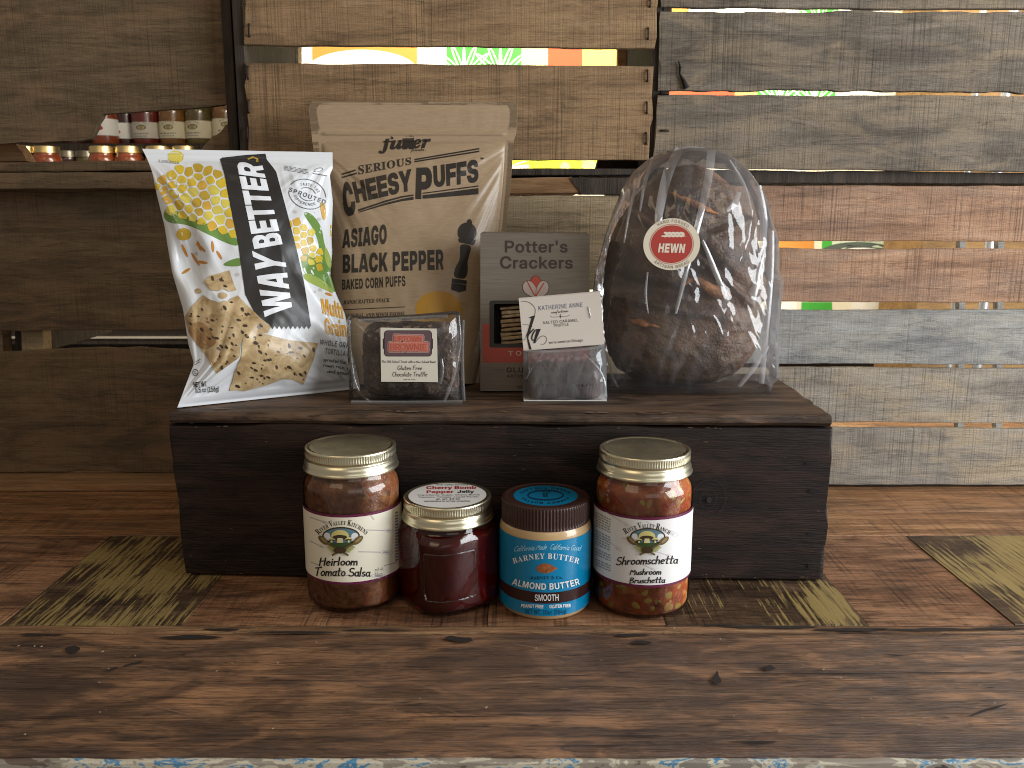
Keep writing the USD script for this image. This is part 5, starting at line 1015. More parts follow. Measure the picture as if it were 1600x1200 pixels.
def shell_px(outline, yc, df, db, seed, wrk, power=2.4, nr=26, na=150, fx=3.0, fy=1.2, lean=0.0):
    """a clear wrapper: closed outline in the photo at depth yc (leaning back by lean per metre), bulging df forwards and db backwards"""
    pg = Polygon(outline); c = pg.centroid; L = pg.exterior; tt = np.linspace(0, 1, na, endpoint=False); P = np.array([L.interpolate(a, normalized=True).coords[0] for a in tt])
    C = np.array([c.x, c.y]); zc = on_y(c.x, c.y, yc)[2]
    def pt(q, h):
        y = np.full(len(q), yc); p = on_y(q[:, 0], q[:, 1], y)
        if lean: p = on_y(q[:, 0], q[:, 1], y + (p[:, 2] - zc) * lean)
        return p + np.array([0, -1, 0]) * h[:, None]
    V, F = [], []
    for side, D in ((1, df), (-1, db)):
        base = len(np.vstack(V)) if V else 0
        for i in range(nr):
            s_ = (i + .25) / (nr - .75); q = C + (P - C) * s_; h = D * (1 - s_ ** power) ** (1 / 1.7)
            x = (q - C) / 60; w = wrk * (meshkit.fbm(np.stack([x[:, 0] * fx, x[:, 1] * fy, np.full(na, seed + side)], -1), 3, seed) - .5 + .7 * (np.abs(meshkit.noise(np.stack([x[:, 0] * fx * 1.7 + x[:, 1] * fy * 1.7, x[:, 1] * fy * .9 - x[:, 0] * fx * .33, np.full(na, seed * 3.)], -1), seed + 3) - .5) - .2))
            w = w + wrk * .10 * (.5 - np.abs(meshkit.noise(np.stack([x[:, 0] * fx * 4.5 - x[:, 1] * fy * 5, x[:, 1] * fy * 5, np.full(na, seed * 5. + side)], -1), seed + 9) - .5) * 2)
            V.append(pt(q, side * h + w * min(1, (1 - s_) * 6 + .12) * 1.0))
        for i in range(nr - 1):
            for j in range(na):
                a, b = base + i * na + j, base + i * na + (j + 1) % na
                F += [(a, b, b + na), (a, b + na, a + na)] if side > 0 else [(a, b + na, b), (a, a + na, b + na)]
        ctr = base + nr * na
        V.append(V[-nr].mean(0)[None])
        F += [(ctr, base + (j + 1) % na, base + j) if side > 0 else (ctr, base + j, base + (j + 1) % na) for j in range(na)]
    return trimesh.Trimesh(np.vstack(V), np.array(F), process=False)
obj('film_wrapper', shell_px(out, yf + .024, .0212, .020, 2, .0036, 3.4), M_FILM, t, smooth=True)
FOLD = film_mat('film_fold', haze=.16, rough=.12, boost=.06)
def fold_strip(path, w, y, mat_, par, name='film_fold', arch=.0012):
    """a doubled strip of film lying on the wrapper"""
    p = np.asarray(path, float)
    for _ in range(3):
        q = np.empty((2 * len(p) - 2, p.shape[1])); q[0::2] = .75 * p[:-1] + .25 * p[1:]; q[1::2] = .25 * p[:-1] + .75 * p[1:]; p = np.vstack([p[:1], q, p[-1:]])
    ww = np.interp(np.linspace(0, 1, len(p)), np.linspace(0, 1, len(w)), w) if np.ndim(w) else np.full(len(p), w)
    d = np.gradient(p[:, :2], axis=0); n = np.stack([-d[:, 1], d[:, 0]], -1); n /= np.linalg.norm(n, axis=1, keepdims=True)
    yy = p[:, 2] if p.shape[1] > 2 else np.full(len(p), y); V = []
    for s_ in np.linspace(-1, 1, 5): 
        q = p[:, :2] + n * (ww * s_ / 2)[:, None]; V.append(on_y(q[:, 0], q[:, 1], yy - arch * (1 - s_ * s_)))
    V = np.stack(V, 1).reshape(-1, 3); F = [(i * 5 + j, i * 5 + j + 1, (i + 1) * 5 + j + 1, (i + 1) * 5 + j) for i in range(len(p) - 1) for j in range(4)]
    return obj(name, trimesh.Trimesh(V, tri(F), process=False), mat_, par, smooth=True)
fold_strip([(717, 492), (720, 540), (708, 590), (694, 628)], [2, 5, 7, 4], yf + .008, FOLD, t); fold_strip([(545, 500), (548, 560), (556, 610), (580, 630)], [5, 4, 6, 3], yf + .010, FOLD, t)
fold_strip([(548, 628.5), (600, 629.5), (660, 629.5), (723, 628)], [6, 7, 7, 6], yf + .003, FOLD, t, name='film_seal'); fold_strip([(724, 500), (722, 560), (725, 626)], [4, 5, 5], yf + .016, FOLD, t, name='film_seal')
fold_strip([(560, 501), (620, 499), (700, 494)], [5, 7, 5], yf + .012, FOLD, t); fold_strip([(690, 560), (692, 580), (688, 600)], [3, 6, 3], yf + .002, FOLD, t)
yl = yf - .0012
ls = plane_surf(*[on_y(a, b, yl + (c_)) for a, b, c_ in ((594.5, 512, .002), (682.5, 513.5, .002), (684.5, 597, 0), (595.5, 596.5, 0))])
lb = obj('paper_label', ls.mesh(2, 2), plain('brownie_label_paper', (0.66, 0.62, 0.53), .4), t)
pan = unary_union([sbox(601, 519, 674, 554).buffer(4, quad_segs=8).buffer(0), sbox(598, 529, 677, 545)])
pan = unary_union([sbox(606, 522, 669, 551).buffer(6), sbox(598.3, 529, 676.5, 545)])
ls.print(pan, 'pan_print', ink('pan_edge', (0.03, 0.02, 0.025)), lb, 1); ls.print(sbox(606, 522, 669, 551).buffer(5), 'pan_print', ink('pan_plum', (0.115, 0.07, 0.082)), lb, 2)
w1 = T('UPTOWN', (616, 533.5), (660, 534.5), 9, '900'); w2 = T('BROWNIE', (608.5, 547.5), (668, 548), 11.5, '900')
both = unary_union([w1, w2]); CO = ink('coral', (0.55, 0.16, 0.11)); 
ls.print(both.buffer(3.2), 'logo_outline', ink('logo_pink', (0.62, 0.40, 0.35)), lb, 3); ls.print(both.buffer(2.4), 'logo_outline', ink('pan_plum2', (0.10, 0.05, 0.06)), lb, 4)
ls.print(both.buffer(1.5), 'logo_lettering', ink('logo_light', (0.62, 0.30, 0.24)), lb, 5); ls.print(both.buffer(.75), 'logo_lettering', CO, lb, 6)
ls.print(both.buffer(.1).intersection(unary_union([sbox(600, 520, 680, 534.5), sbox(600, 538, 680, 556)])).difference(both.buffer(-.9)).buffer(-.1) if False else unary_union([T('UPTOWN', (616.5, 533), (659.5, 534), 8, '400'), T('BROWNIE', (609.5, 547), (667, 547.5), 10, '400')]), 'logo_lettering', ink('logo_deep', (0.42, 0.09, 0.06)), lb, 7)
ls.print(unary_union([T('The Old School Treat with a New School Beat', (596.5, 566.5), (681, 567), 3.2, 'hand.13'), T('Gluten Free', (621, 578), (660, 578), 6.5, 'hand.1', up=(.12, -1)), T('Chocolate Truffle', (613, 588), (668, 588), 6.8, 'hand.1', up=(.12, -1)), T('net wt. 4 oz.', (631, 593.8), (650, 593.8), 2.2, 'hand.13')]), 'label_lettering', INK, lb, 2)

# ---- carton of crackers
t = thing('cracker_box', 'grey brown carton of crackers with a tulip and a cut-out window, behind the truffle packet', 'carton')
yc = float(on_z(836, 611.5, TOPZ)[1])
q = [on_y(a, b, yc + d_) for a, b, d_ in ((750.5, 365, .004), (921.5, 366, .004), (921, 611, 0), (750.5, 611, 0))]
cs2 = plane_surf(*q)
nk = {'g': ('geometry', {}), 'm': ('mapping', dict(scale=(25, 25, 900))), 'n': ('noise_texture', dict(scale=1.0, detail=4.0, roughness=.7)), 'r': ('rgb_ramp', dict(ramp=[(0.3, (0.13, 0.105, 0.082)), (0.7, (0.205, 0.17, 0.135))])), 'p': ('principled_bsdf', dict(roughness=.6))}
CART = usdkit.material(stage, '/World/Looks/carton_board', nk, [('g.position', 'm.vector'), ('m.vector', 'n.vector'), ('n.fac', 'r.fac'), ('r.color', 'p.base_color')], surface='p.BSDF')
win = sbox(771, 474, 857, 538).buffer(4.5)   # die-cut window in the front panel
dn = np.array([0, .036, 0]); f0 = q
def panel(a, b, c, d): return trimesh.Trimesh(np.array([a, b, c, d]), [[0, 1, 2], [0, 2, 3]], process=False)
front_g = Polygon(project(np.array(f0))).difference(win)
cs2.print(front_g, 'front_panel', CART, t, 0)
back = [p + dn for p in f0]
obj('side_panels', cat_meshes([panel(f0[1], back[1], back[2], f0[2]), panel(back[0], f0[0], f0[3], back[3]), panel(back[1], back[0], back[3], back[2]), panel(f0[3], f0[2], back[2], back[3])]), CART, t)
obj('top_flap', fixn(plank(f0[0] + [.001, .0005, .0005], f0[1] + [-.001, .0005, .0005], back[1] + [-.001, 0, .0012], back[0] + [.001, 0, .0012], .0006, 201, jit=.0002, rnd=.0002, relief=.0002, ns=30)), CART, t, smooth=30)
DKC = ink('window_brown', (0.028, 0.022, 0.018), .5)
cs2.print(sbox(768, 473, 862, 540).buffer(3.2).union(bez([(764, 474), (790, 470), (830, 471), (868, 474), (866, 505), (868, 538), (830, 543), (790, 541), (765, 542), (766, 505)])).difference(sbox(774, 477, 856, 535).buffer(2)), 'window_frame', DKC, t, 1)
CRK = blotchy('cracker_bake', [(0.3, (0.20, 0.12, 0.055)), (0.55, (0.36, 0.25, 0.13)), (0.75, (0.50, 0.38, 0.23))], 160, 6, .7, (300, .7, .001))
for k in range(9):
    a, b = on_y(782 + (k % 3), 481 + 6.8 * k, yc + .009), on_y(866, 474 + 6.6 * k, yc + .009)
    obj('cracker', fixn(plank(a - [0, 0, .0023], b - [0, 0, .0023], b + [0, 0, .0004], a + [0, 0, .0004], .02, 210 + k, jit=.0007, rnd=.0007, relief=.0008, ns=30, freq=60)), CRK, t, smooth=40)
obj('inner_tray', panel(*[on_y(a, b, yc + .031) for a, b in ((760, 465), (870, 465), (870, 548), (760, 548))]), plain('tray_dark', (0.02, 0.016, 0.013), .7), t)
REDC = ink('carton_red', (0.36, 0.055, 0.035), .5)
rb = sbox(754, 506, 921, 566.5).difference(sbox(768, 473, 862, 540).buffer(3.2))
cs2.print(rb.difference(unary_union([line([(757 + 11 * (k % 3), 518 + 7 * k), (764 + 14 * (k % 4), 518 + 7 * k)], .5) for k in range(7)])), 'red_band', REDC, t, 1)
BRI = ink('carton_brown_ink', (0.045, 0.028, 0.022), .5)
cs2.print(unary_union([T("Potter's", (787.5, 394.5), (887.5, 394.5), 18.5, '600', track=.04), T('Crackers', (780.5, 419.5), (895.5, 419.5), 18.5, '600', track=.04)]).buffer(.25), 'brand_lettering', BRI, t, 1)
cs2.print(unary_union([T('GLUTEN FREE', (791, 582), (886, 582), 8, '800', track=.1), T('ARTISAN CRACKERS', (791.5, 590), (880, 590), 5, '800', track=.1), line([(768, 578), (788, 578)], .7), T('NET WT 5 OZ', (807, 607), (862, 607), 4.5, '600')]), 'carton_lettering', BRI, t, 1)
cs2.print(T('TOASTED', (794, 555.5), (874, 555.5), 7.2, '600', track=.35), 'band_lettering', ink('carton_pale', (0.45, 0.36, 0.30), .5), t, 2)
pet = [bez([(837, 429), (828, 438), (828, 452), (837, 462), (846, 452), (846, 438)]), bez([(820, 440), (816, 448), (820, 458), (832, 464), (840, 462), (838, 448), (828, 438)]), bez([(854, 440), (858, 448), (855, 458), (846, 464), (836, 462), (838, 450), (846, 438)])]
cs2.print(unary_union(pet).buffer(.9), 'tulip_outline', BRI, t, 1); cs2.print(unary_union(pet[1:]), 'tulip_petals', ink('tulip_cream', (0.42, 0.33, 0.28), .5), t, 2)
cs2.print(unary_union([pet[0].difference(unary_union(pet[1:])), curve([(824, 440), (830, 452), (836, 462)], 1.8), curve([(850, 442), (844, 452), (838, 461)], 1.8), curve([(838, 450), (837, 462)], .8)]), 'tulip_red', REDC, t, 3)

# ---- packet of caramel truffles with a folded header card
t = thing('truffle_packet', 'small clear packet of two chocolate truffles under a cream header card', 'sweets packet')
yt = float(on_z(882, 627, TOPZ)[1]) + .001
crd = [on_y(a, b, yt + d_) for a, b, d_ in ((810.5, 467.5, .016), (938, 456.5, .016), (944.5, 538, .010), (818, 548, .010))]
ks = plane_surf(*crd); CARD = plain('header_card', (0.60, 0.54, 0.48), .45)
nrm = np.cross(crd[1] - crd[0], crd[3] - crd[0]); nrm /= np.linalg.norm(nrm); nrm *= -np.sign(nrm @ (EYE - crd[0])) 
fr_, bk = crd, [p + nrm * .0028 for p in crd]; tp = [(p + s_) for p, s_ in ((crd[0], nrm * .0014), (crd[1], nrm * .0014))]
up_ = (crd[0] - crd[3]) / np.linalg.norm(crd[0] - crd[3]) * .0012
card = cat_meshes([panel(*fr_), panel(bk[1], bk[0], bk[3], bk[2]), panel(tp[0] + up_, tp[1] + up_, fr_[1], fr_[0]), panel(tp[1] + up_, tp[0] + up_, bk[0], bk[1])])
hc = obj('header_card', card, CARD, t)
KB = ink('card_blue', (0.10, 0.115, 0.20)); 
zk = lambda x, y: (800 + x / 6, 440 + y / 6)
ks.print(T('KATHERINE ANNE', zk(247, 270), zk(664, 236), 6.8, '500', track=.1), 'brand_lettering', KB, hc, 1)
ks.print(T('confections', zk(368, 300), zk(530, 285), 5.0, 'script', track=-.06), 'script_lettering', INK, hc, 1)
ks.print(unary_union([T('SALTED CARAMEL', zk(290, 400), zk(622, 373), 4.3, '500', track=.12), T('TRUFFLE', zk(388, 425), zk(532, 415), 4.3, '500', track=.12), T("we're sweet on Chicago", zk(345, 584), zk(665, 560), 4.2, '500', track=.05),
      curve([zk(364, 322), zk(368, 334), zk(450, 330), zk(536, 322), zk(538, 312)], .6), line([zk(453, 306), zk(456, 346)], .6), ell(*zk(454, 328), 1.3, 1.3), ell(*zk(453, 310), .9, .9)]), 'card_lettering', INK, hc, 1)
kk = [Polygon([zk(218, 318), zk(186, 324), zk(155, 340), zk(182, 344), zk(140, 490), zk(105, 640), zk(128, 640), zk(160, 500)]), Polygon([zk(150, 520), zk(185, 636), zk(162, 638), zk(140, 540)]), Polygon([zk(140, 500), zk(200, 440), zk(212, 442), zk(150, 512)]),
      curve([zk(60, 190), zk(110, 180), zk(180, 200), zk(225, 260), zk(210, 320)], .7), curve([zk(80, 412), zk(110, 398), zk(150, 405), zk(190, 425)], .5), curve([zk(90, 520), zk(115, 560), zk(140, 490)], .5),
      Polygon([zk(232, 445), zk(270, 443), zk(222, 560), zk(222, 572), zk(200, 580), zk(202, 560)]), ell(*zk(214, 500), 4.6, 9.8, 24).difference(ell(*zk(217, 498), 2.6, 8.4, 24)), curve([zk(218, 575), zk(240, 540), zk(280, 505), zk(320, 515), zk(328, 555), zk(300, 590), zk(272, 585)], .7)]
ks.print(unary_union(kk), 'monogram', INK, hc, 2)
sa, sb = [ks.f(*ks.solve(np.array([zk(*p)]))[:2])[0] for p in ((716, 235), (738, 340))]
obj('staple', tube([sa - nrm * -.002, sa + nrm * -.0006, sb + nrm * -.0006, sb - nrm * -.002], .00035, 6), plain('staple_steel', (0.5, 0.5, 0.5), .3, metal=1.0), t, smooth=True)
CUP = plain('pleated_cup_paper', (0.085, 0.042, 0.038), .55); CHO = plain('dark_chocolate', (0.060, 0.036, 0.028), .35, coat=.15, bump=(260, .25, .0006))
for k, px in enumerate((851, 911)):
    yk = yt + .019; xk = xat(px, yk, TOPZ); rk = 31.5 / FPX * .83
    cp = lathe([(.0001, TOPZ + .001), (rk * .80, TOPZ + .001), (rk * .83, TOPZ + .002), (rk * .92, TOPZ + .010), (rk * 1.0, TOPZ + .0155), (rk * .97, TOPZ + .0155), (rk * .86, TOPZ + .006)], xk, yk, 34 * 8, lambda th, rr, z: rr * (1 + .035 * np.cos(th * 34) * np.clip((z - TOPZ) / .012, 0, 1)))
    obj('paper_cup', fixn(cp), CUP, t, smooth=True)
    m = trimesh.creation.icosphere(4, 1.0); v = m.vertices; sgn = (np.abs(v[:, 0]) ** 3.2 + np.abs(v[:, 1]) ** 3.2 + np.abs(v[:, 2]) ** 2.6) ** (-1 / 3.0)
    v = v * sgn[:, None]; v = v * (1 + .04 * (meshkit.noise(v * 3 + k)[:, None] - .5)); m.vertices = v * [rk * .86, rk * .86, .0165] + [xk, yk, TOPZ + .0180]; obj('truffle', m, CHO, t, smooth=True)
o2 = [(816.5, 626.5), (817, 600), (818, 547), (880, 541), (944, 537), (947, 560), (949, 624), (948.5, 627.5), (880, 628)]
obj('film_wrapper', shell_px(o2, yt + .018, .0185, .020, 9, .003, 7.0), film_mat('packet_film', haze=.17, rough=.08, boost=.035, ior=1.28), t, smooth=True)
fold_strip([(853, 547), (838, 565), (822, 592)], [1.5, 1.2, 1.0], yt + .002, FOLD, t); fold_strip([(820, 548), (850, 551), (900, 549), (943, 541)], [3, 7, 6, 3], yt + .006, FOLD, t)
fold_strip([(912, 553), (930, 570), (944, 590), (947, 625)], [2, 5, 5, 2], yt + .005, FOLD, t)
cb = [on_y(a, b, y_) for a, b, y_ in ((818, 626.3, yt + .001), (948, 626.3, yt + .001))]
obj('base_card', rbox(cb[0][0], cb[1][0], yt + .0015, yt + .036, TOPZ - .0006, TOPZ + .0006, .0003), plain('base_card_white', (0.62, 0.60, 0.57), .5), t, smooth=30)

# ---- loaf of dark bread in a clear bag
t = thing('bagged_loaf', 'big round dark crusted loaf in a crinkled clear bag with a red and cream sticker', 'bread')
yl = 0.872; lc = on_y(1066, 432, yl); hw = 123 / FPX * (yl * CP); hz = lc[2] - TOPZ - .001
def loaf():
    m = trimesh.creation.icosphere(6, 1.0); v = m.vertices; w = v.copy()
    w[:, 0] *= 1 - .10 * v[:, 2] - .05 * np.clip(v[:, 2], 0, 1) ** 2; w[:, 2] = np.sign(v[:, 2]) * np.abs(v[:, 2]) ** .93
    low = np.clip(-v[:, 2], 0, .999); kx = (1 - low ** 2.9) ** (1 / 2.9) / np.sqrt(1 - low ** 2); kx = np.minimum(kx, 1.9); w[:, 0] *= kx; w[:, 1] *= np.minimum(kx, 1.25)
    w = w * [hw, .064, hz]
    d = (meshkit.fbm(w * 22, 4, 11) - .5) * .007 + (meshkit.fbm(w * 130, 3, 12) - .5) * .0035
    # scored ridges (ears) across the crust
    for a, b, c_, wd, hh_ in ((.32, .25, .55, .030, .008), (.20, -.55, -.05, .028, .011), (-.25, -.15, -.42, .03, .009)):
        s_ = (w[:, 2] / hz - (a + b * w[:, 0] / hw)); front = np.clip(-v[:, 1] * 2, 0, 1)
        d += front * hh_ * (np.exp(-(s_ / .05) ** 2) - 1.2 * np.exp(-((s_ - .10) / .06) ** 2)) * np.exp(-((w[:, 0] / hw - c_) / .75) ** 2)
    m.vertices = w + v * d[:, None] + lc; return m
nl = {'g': ('geometry', {}), 'n': ('noise_texture', dict(scale=26.0, detail=7.0, roughness=.66, distortion=.5)), 'r': ('rgb_ramp', dict(ramp=[(0.3, (0.022, 0.010, 0.007)), (0.48, (0.055, 0.027, 0.017)), (0.63, (0.12, 0.058, 0.032)), (0.78, (0.28, 0.125, 0.055))])),
      'm': ('mapping', dict(scale=(20, 20, 34))), 'n2': ('noise_texture', dict(scale=1.0, detail=7.0, roughness=.7)), 'r2': ('rgb_ramp', dict(ramp=[(0.46, (0, 0, 0)), (0.74, (.75, .75, .75))])), 'mx': ('mix_color', dict(b=(0.30, 0.225, 0.16))),
      'n3': ('noise_texture', dict(scale=420.0, detail=5.0)), 'b': ('bump', dict(strength=.8, distance=.002)), 'p': ('principled_bsdf', dict(roughness=.55))}
CRUST = usdkit.material(stage, '/World/Looks/bread_crust', nl, [('g.position', 'n.vector'), ('n.fac', 'r.fac'), ('g.position', 'm.vector'), ('m.vector', 'n2.vector'), ('n2.fac', 'r2.fac'), ('r.color', 'mx.a'), ('r2.color', 'mx.fac'), ('mx.result', 'p.base_color'), ('g.position', 'n3.vector'), ('n3.fac', 'b.height'), ('b.normal', 'p.normal')], surface='p.BSDF')
obj('loaf', loaf(), CRUST, t, smooth=True)
EAR = blotchy('torn_crust', [(0.3, (0.10, 0.035, 0.015)), (0.5, (0.34, 0.14, 0.05)), (0.72, (0.55, 0.27, 0.11))], 120, 7, .6, (380, .9, .002))
def loaf_front(px, py):
    x = on_y(px, py, yl); a = (x[0] - lc[0]) / hw; b = (x[2] - lc[2]) / hz; return yl - .064 * math.sqrt(max(.02, 1 - a * a - b * b))
for pth, rr in (([(1066, 446), (1082, 436), (1102, 446), (1118, 456), (1134, 458), (1152, 470), (1160, 488)], .0052), ([(1046, 520), (1070, 528), (1092, 540), (1112, 548), (1124, 560)], .0042), ([(1040, 300), (1070, 312), (1100, 326), (1122, 334)], .0032), ([(985, 500), (1005, 505), (1030, 512)], .003)):
    q = np.asarray(pth, float); tt = np.linspace(0, 1, 26); q = np.stack([np.interp(tt, np.linspace(0, 1, len(q)), q[:, k]) for k in (0, 1)], -1)
    P = np.array([on_y(a, b, loaf_front(a, b) - .0035) for a, b in q]); w = rr * np.sin(np.pi * np.clip(tt, .02, .98)) ** .6 * (.7 + .6 * meshkit.noise(P * 90))
    m = tube(P, w, 10); m.vertices = m.vertices + (meshkit.fbm(m.vertices * 160, 3, 3) - .5)[:, None] * [.004, .003, .004]; obj('crust_ear', m, EAR, t, smooth=True)
ob = [(930, 622), (919, 590), (918, 540), (922, 480), (932, 420), (944, 372), (958, 330), (972, 295), (990, 268), (1015, 247), (1045, 235), (1075, 229), (1110, 231), (1140, 242), (1165, 262), (1182, 285), (1194, 305), (1203, 340), (1213, 372), (1214, 420), (1220, 440), (1216, 480), (1212, 520), (1212, 560), (1214, 590), (1203, 600), (1198, 615), (1130, 619), (1060, 627), (1000, 626)]
BAGF = film_mat('bread_bag_film', haze=.065, rough=.08, boost=.045, ior=1.22, hazecol=(.90, .91, .95))
obj('clear_bag', shell_px(ob, yl, .078, .075, 15, .014, 3.0, nr=60, na=320, fx=1.3, fy=.45), BAGF, t, smooth=True)
def yfront(px, py):
    x = on_y(px, py, yl); a = (x[0] - lc[0]) / (hw * 1.12); b = (x[2] - lc[2]) / (hz * 1.08); return yl - .080 * math.sqrt(max(0, 1 - a * a - b * b)) - .004
BF = film_mat('bread_bag_fold', haze=.36, rough=.12, boost=.08, hazecol=(.85, .86, .9))
for pth, w in (([(1062, 232), (1042, 270), (1030, 330), (1028, 350)], [12, 16, 13, 9]), ([(1112, 234), (1108, 275), (1098, 320), (1088, 360), (1072, 425), (1056, 490)], [14, 13, 11, 9, 7, 3]), ([(1098, 375), (1112, 410), (1128, 450), (1142, 486)], [3, 8, 9, 4]),
               ([(1185, 290), (1196, 350), (1186, 420), (1170, 500), (1140, 575), (1120, 596)], [8, 12, 9, 12, 14, 4]), ([(1206, 360), (1205, 430), (1196, 520), (1190, 600)], [7, 9, 10, 8]), ([(985, 285), (965, 330), (948, 372)], [2, 5, 2]), ([(1060, 236), (1075, 231), (1105, 234)], [5, 7, 5]),
               ([(1012, 425), (1008, 460), (1013, 490)], [2, 4, 1]), ([(1130, 560), (1160, 520), (1185, 450), (1196, 400)], [3, 5, 4, 2]), ([(1150, 610), (1178, 575), (1200, 540)], [4, 9, 5]), ([(1140, 250), (1165, 290), (1176, 340)], [3, 6, 2]), ([(1000, 270), (985, 320), (975, 380)], [2, 5, 2]), ([(950, 560), (958, 595), (975, 620)], [3, 6, 3]), ([(1020, 245), (1006, 290), (1000, 330)], [3, 6, 2]), ([(1155, 300), (1148, 320), (1136, 330)], [6, 10, 4]), ([(935, 430), (928, 480), (925, 560)], [5, 9, 6])):
    fold_strip([(a, b, yfront(a, b)) for a, b in pth], w, 0, BF, t)
# sticker
sy = yfront(1049, 383) - .002; c3 = on_y(1049, 383, sy); nn = np.array([-.10, -1, .12]); nn /= np.linalg.norm(nn); e1 = np.cross(nn, [0, 0, 1]); e1 /= -np.linalg.norm(e1) * np.sign(np.cross(nn, [0, 0, 1])[0]) * -1; e2 = np.cross(e1, nn); e2 *= np.sign(e2[2])
R_ = 60
ss = plane_surf(*[c3 + (e1 * a + e2 * b) * R_ / FPX * .8 for a, b in ((-1, 1), (1, 1), (1, -1), (-1, -1))])
ST = ring(1049, 382.5, 45, 41, .01)
sb_ = ell(1049.5, 381.5, 44.5, 40.5, -8)
st = ss.print(sb_, 'round_sticker', plain('sticker_cream', (0.72, 0.65, 0.52), .4), t, 0)
RD = ink('sticker_red', (0.42, 0.045, 0.035), .4); CR = ink('sticker_cream_ink', (0.74, 0.66, 0.54), .4); GY = ink('sticker_grey_ink', (0.10, 0.075, 0.06), .5)
ss.print(ring(1049.5, 381.5, 34.5, 31.5, .8, -8), 'sticker_ring', RD, st, 1); ss.print(ell(1049.5, 381.5, 32.5, 29.5, -8), 'red_disc', RD, st, 1)
ss.print(T('HEWN', (1027.5, 394.5), (1069.5, 395.5), 14.5, '900', up=(.14, -1), track=.05), 'brand_lettering', CR, st, 2)
ears = [ell(1041 + 6.2 * k, 366.5 + s_ * 2.0, 4.2, 2.0, -s_ * 18) for k in range(5) for s_ in (-1, 1)] + [line([(1036, 369.5), (1072, 369.5)], .7), ell(1037, 369, 4, 1.3)]
ss.print(unary_union(ears), 'wheat_ear', CR, st, 2)
ss.print(unary_union([A('HAND FORGED', (1049.5, 381.5), 37, 34, 125, 48, 4.6, '500', track=.28), A('ARTISAN BREAD', (1049.5, 381.5), 41.5, 38, 228, 312, 4.6, '500', track=.28)]), 'sticker_lettering', GY, st, 1)

# =================================================================== JARS ON THE SHELF BEYOND THE BROKEN CRATE
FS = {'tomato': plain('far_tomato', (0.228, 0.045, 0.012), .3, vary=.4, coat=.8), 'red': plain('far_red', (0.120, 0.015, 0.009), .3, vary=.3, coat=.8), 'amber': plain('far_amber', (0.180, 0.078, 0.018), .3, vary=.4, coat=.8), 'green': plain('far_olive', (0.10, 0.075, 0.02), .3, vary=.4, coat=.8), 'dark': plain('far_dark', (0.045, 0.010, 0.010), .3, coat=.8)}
M_GOLDF = plain('far_gold_lid', (0.80, 0.62, 0.30), .38, metal=1.0)
FARG = 'jars on the shelf seen through the broken crate'
def far_jar(label, px, y, zb, h, fill, paper=None, goldc=M_GOLDF, half=20.5, lz=(.035, .088), marks=None, rot=0.0):
    t = thing('shelf_jar', label, 'jar', FARG); x = xat(px, y, zb + h * .5); r = half / FPX * (y * CP + (CAM_H - zb) * SP)
    pf = smooth_prof([(0, zb), (r * .86, zb), (r, zb + .01), (r, zb + h - .045), (r * .97, zb + h - .03), (r * .84, zb + h - .022), (r * .84, zb + h - .01)])
    obj('jar_body', fixn(lathe(pf, x, y, 48)), FS[fill], t, smooth=True)
    obj('lid', fixn(lathe([(r * .91, zb + h - .0165), (r * .90, zb + h - .012), (r * .86, zb + h - .010), (r * .86, zb + h - .002), (r * .83, zb + h), (.0005, zb + h - .0005)], x, y, 48)), goldc, t, smooth=40)
    if paper is not None:
        s = cyl_surf(x, y, r + .0006, zb + lz[0], zb + lz[1], 1.9); lb = obj('paper_label', s.mesh(40, 2), paper, t, smooth=True)
        if marks:
            cx, cy = project(np.array([x, y - r, zb + (lz[0] + lz[1]) / 2])); cx += rot
            if marks == 'emblem':
                s.print(ell(cx, cy - 4.0, 7.5, 4.2).difference(ell(cx, cy - 4.2, 5.5, 2.8)), 'emblem_print', ink('far_emblem', (0.07, 0.05, 0.02)), lb, 1, edge=3, step=.0005); s.print(unary_union([ell(cx, cy - 4.6, 4, 2.2), ell(cx, cy - 1.5, 5, 1.2)]), 'emblem_print', ink('far_emblem2', (0.30, 0.26, 0.10)), lb, 2, edge=3, step=.0005)
                s.print(unary_union([dashes([(cx - 12, cy + 6, cx + 12, cy + 5.6, 2.0), (cx - 9, cy + 10, cx + 9, cy + 9.8, 1.6)], int(px)), A('River Valley', (cx, cy - 3), 10.5, 8, 150, 30, 2.6, 'serif')]), 'label_print', INKG, lb, 1, edge=3, step=.0005)
            else: s.print(unary_union([ell(cx - 1, cy + 1, 8, 4, 12)]), 'red_print', RED, lb, 1, edge=3, step=.0005)
    return t
zl_ = ZS1
for k, (px, lab, fl, gd) in enumerate(((41, 'gold lidded jar half hidden by the pale wood corner block, leftmost on the low shelf', 'tomato', M_GOLDF), (76, 'gold lidded jar of bright tomato sauce just right of the pale wood corner block', 'tomato', M_GOLDF),
        (163, 'gold lidded salsa jar on the low shelf, directly below the torn slat edge', 'tomato', M_GOLDF), (204, 'gold lidded salsa jar on the low shelf just left of the chip bag corner', 'tomato', M_GOLDF), (251, 'low shelf jar whose gold lid shows above the left part of the chip bag', 'amber', M_GOLDF), (292, 'low shelf jar whose gold lid touches the broken slat fragment above the chip bag', 'amber', M_GOLDF))):
    far_jar(lab, px, 2.3, zl_, .128, fl, goldc=gd, half=22)
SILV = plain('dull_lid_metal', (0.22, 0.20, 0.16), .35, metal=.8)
far_jar('shadowed jar with a dull lid between two gold lidded jars on the low shelf', 108, 2.42, ZS1, .125, 'dark', goldc=SILV, half=20)
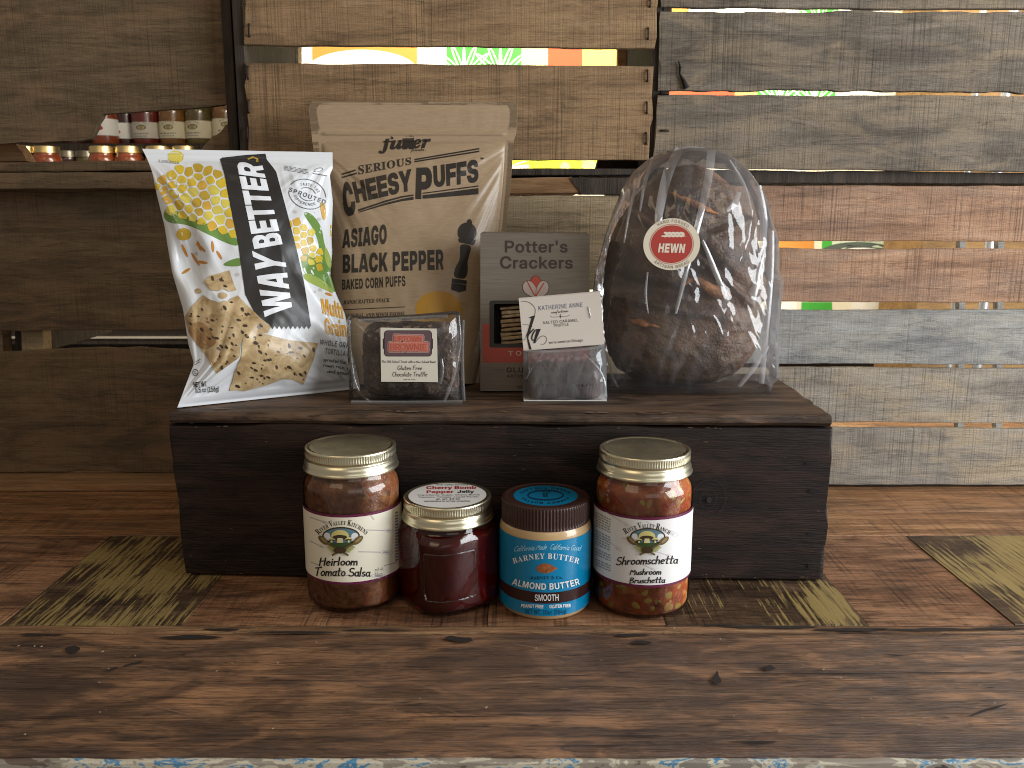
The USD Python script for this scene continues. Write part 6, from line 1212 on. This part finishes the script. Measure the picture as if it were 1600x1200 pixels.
far_jar('second shadowed jar with a dull lid, just left of the torn edge', 138, 2.42, ZS1, .125, 'green', goldc=SILV, half=18)
PCR = plain('far_cream_label', (0.66, 0.60, 0.44), .6); PGR = plain('far_grey_label', (0.55, 0.51, 0.44), .6); PWH = plain('far_white_label', (0.80, 0.79, 0.76), .6)
far_jar('jar of dark red jelly on the step, mostly covered by the broken slat', 112, 2.72, ZS2, .13, 'dark')
far_jar('salsa jar with a white and red label cut off by the torn slat edge', 163, 2.72, ZS2, .135, 'tomato', PWH, lz=(.030, .078), marks='red')
far_jar('dark jar with a narrow white label turned away, second in the upper row', 197, 2.76, ZS2, .135, 'dark', PWH, half=17, lz=(.024, .070), marks='red', rot=-9)
far_jar('red jar with a greyish emblem label in the upper row', 228, 2.72, ZS2, .135, 'red', PGR, lz=(.022, .068), marks='emblem')
far_jar('amber jar with a cream emblem label in the middle of the upper row', 270, 2.72, ZS2, .135, 'amber', PCR, lz=(.022, .070), marks='emblem')
far_jar('olive jar with a cream emblem label in the upper row, left of the broken fragment', 311.5, 2.72, ZS2, .135, 'green', PCR, lz=(.022, .072), marks='emblem', rot=-4)
far_jar('rightmost jar of the upper row, its cream label half behind the broken slat', 353, 2.72, ZS2, .135, 'amber', PCR, lz=(.030, .078), marks='emblem', rot=6)

# =================================================================== CRUMBS AND SPLINTERS
rs = np.random.default_rng(44); ms = []
for k in range(45):
    px, py = rs.uniform(20, 1580), rs.uniform(975, 1165); p = on_z(px, py, .0009); m = trimesh.creation.icosphere(0, 1.0); m.vertices *= rs.uniform(.5, 1.3, (len(m.vertices), 1))
    m.apply_scale([rs.uniform(.0004, .0016), rs.uniform(.0004, .0011), rs.uniform(.0002, .0005)]); m.apply_transform(trimesh.transformations.rotation_matrix(rs.uniform(0, 6), [0, 0, 1])); m.apply_translation(p); ms.append(m)
obj('crumbs', cat_meshes(ms), plain('pale_splinters', (0.30, 0.23, 0.16), .8, vary=.3), label='tiny pale crumbs and splinters scattered over the front table plank', cat='crumbs', kind='stuff')
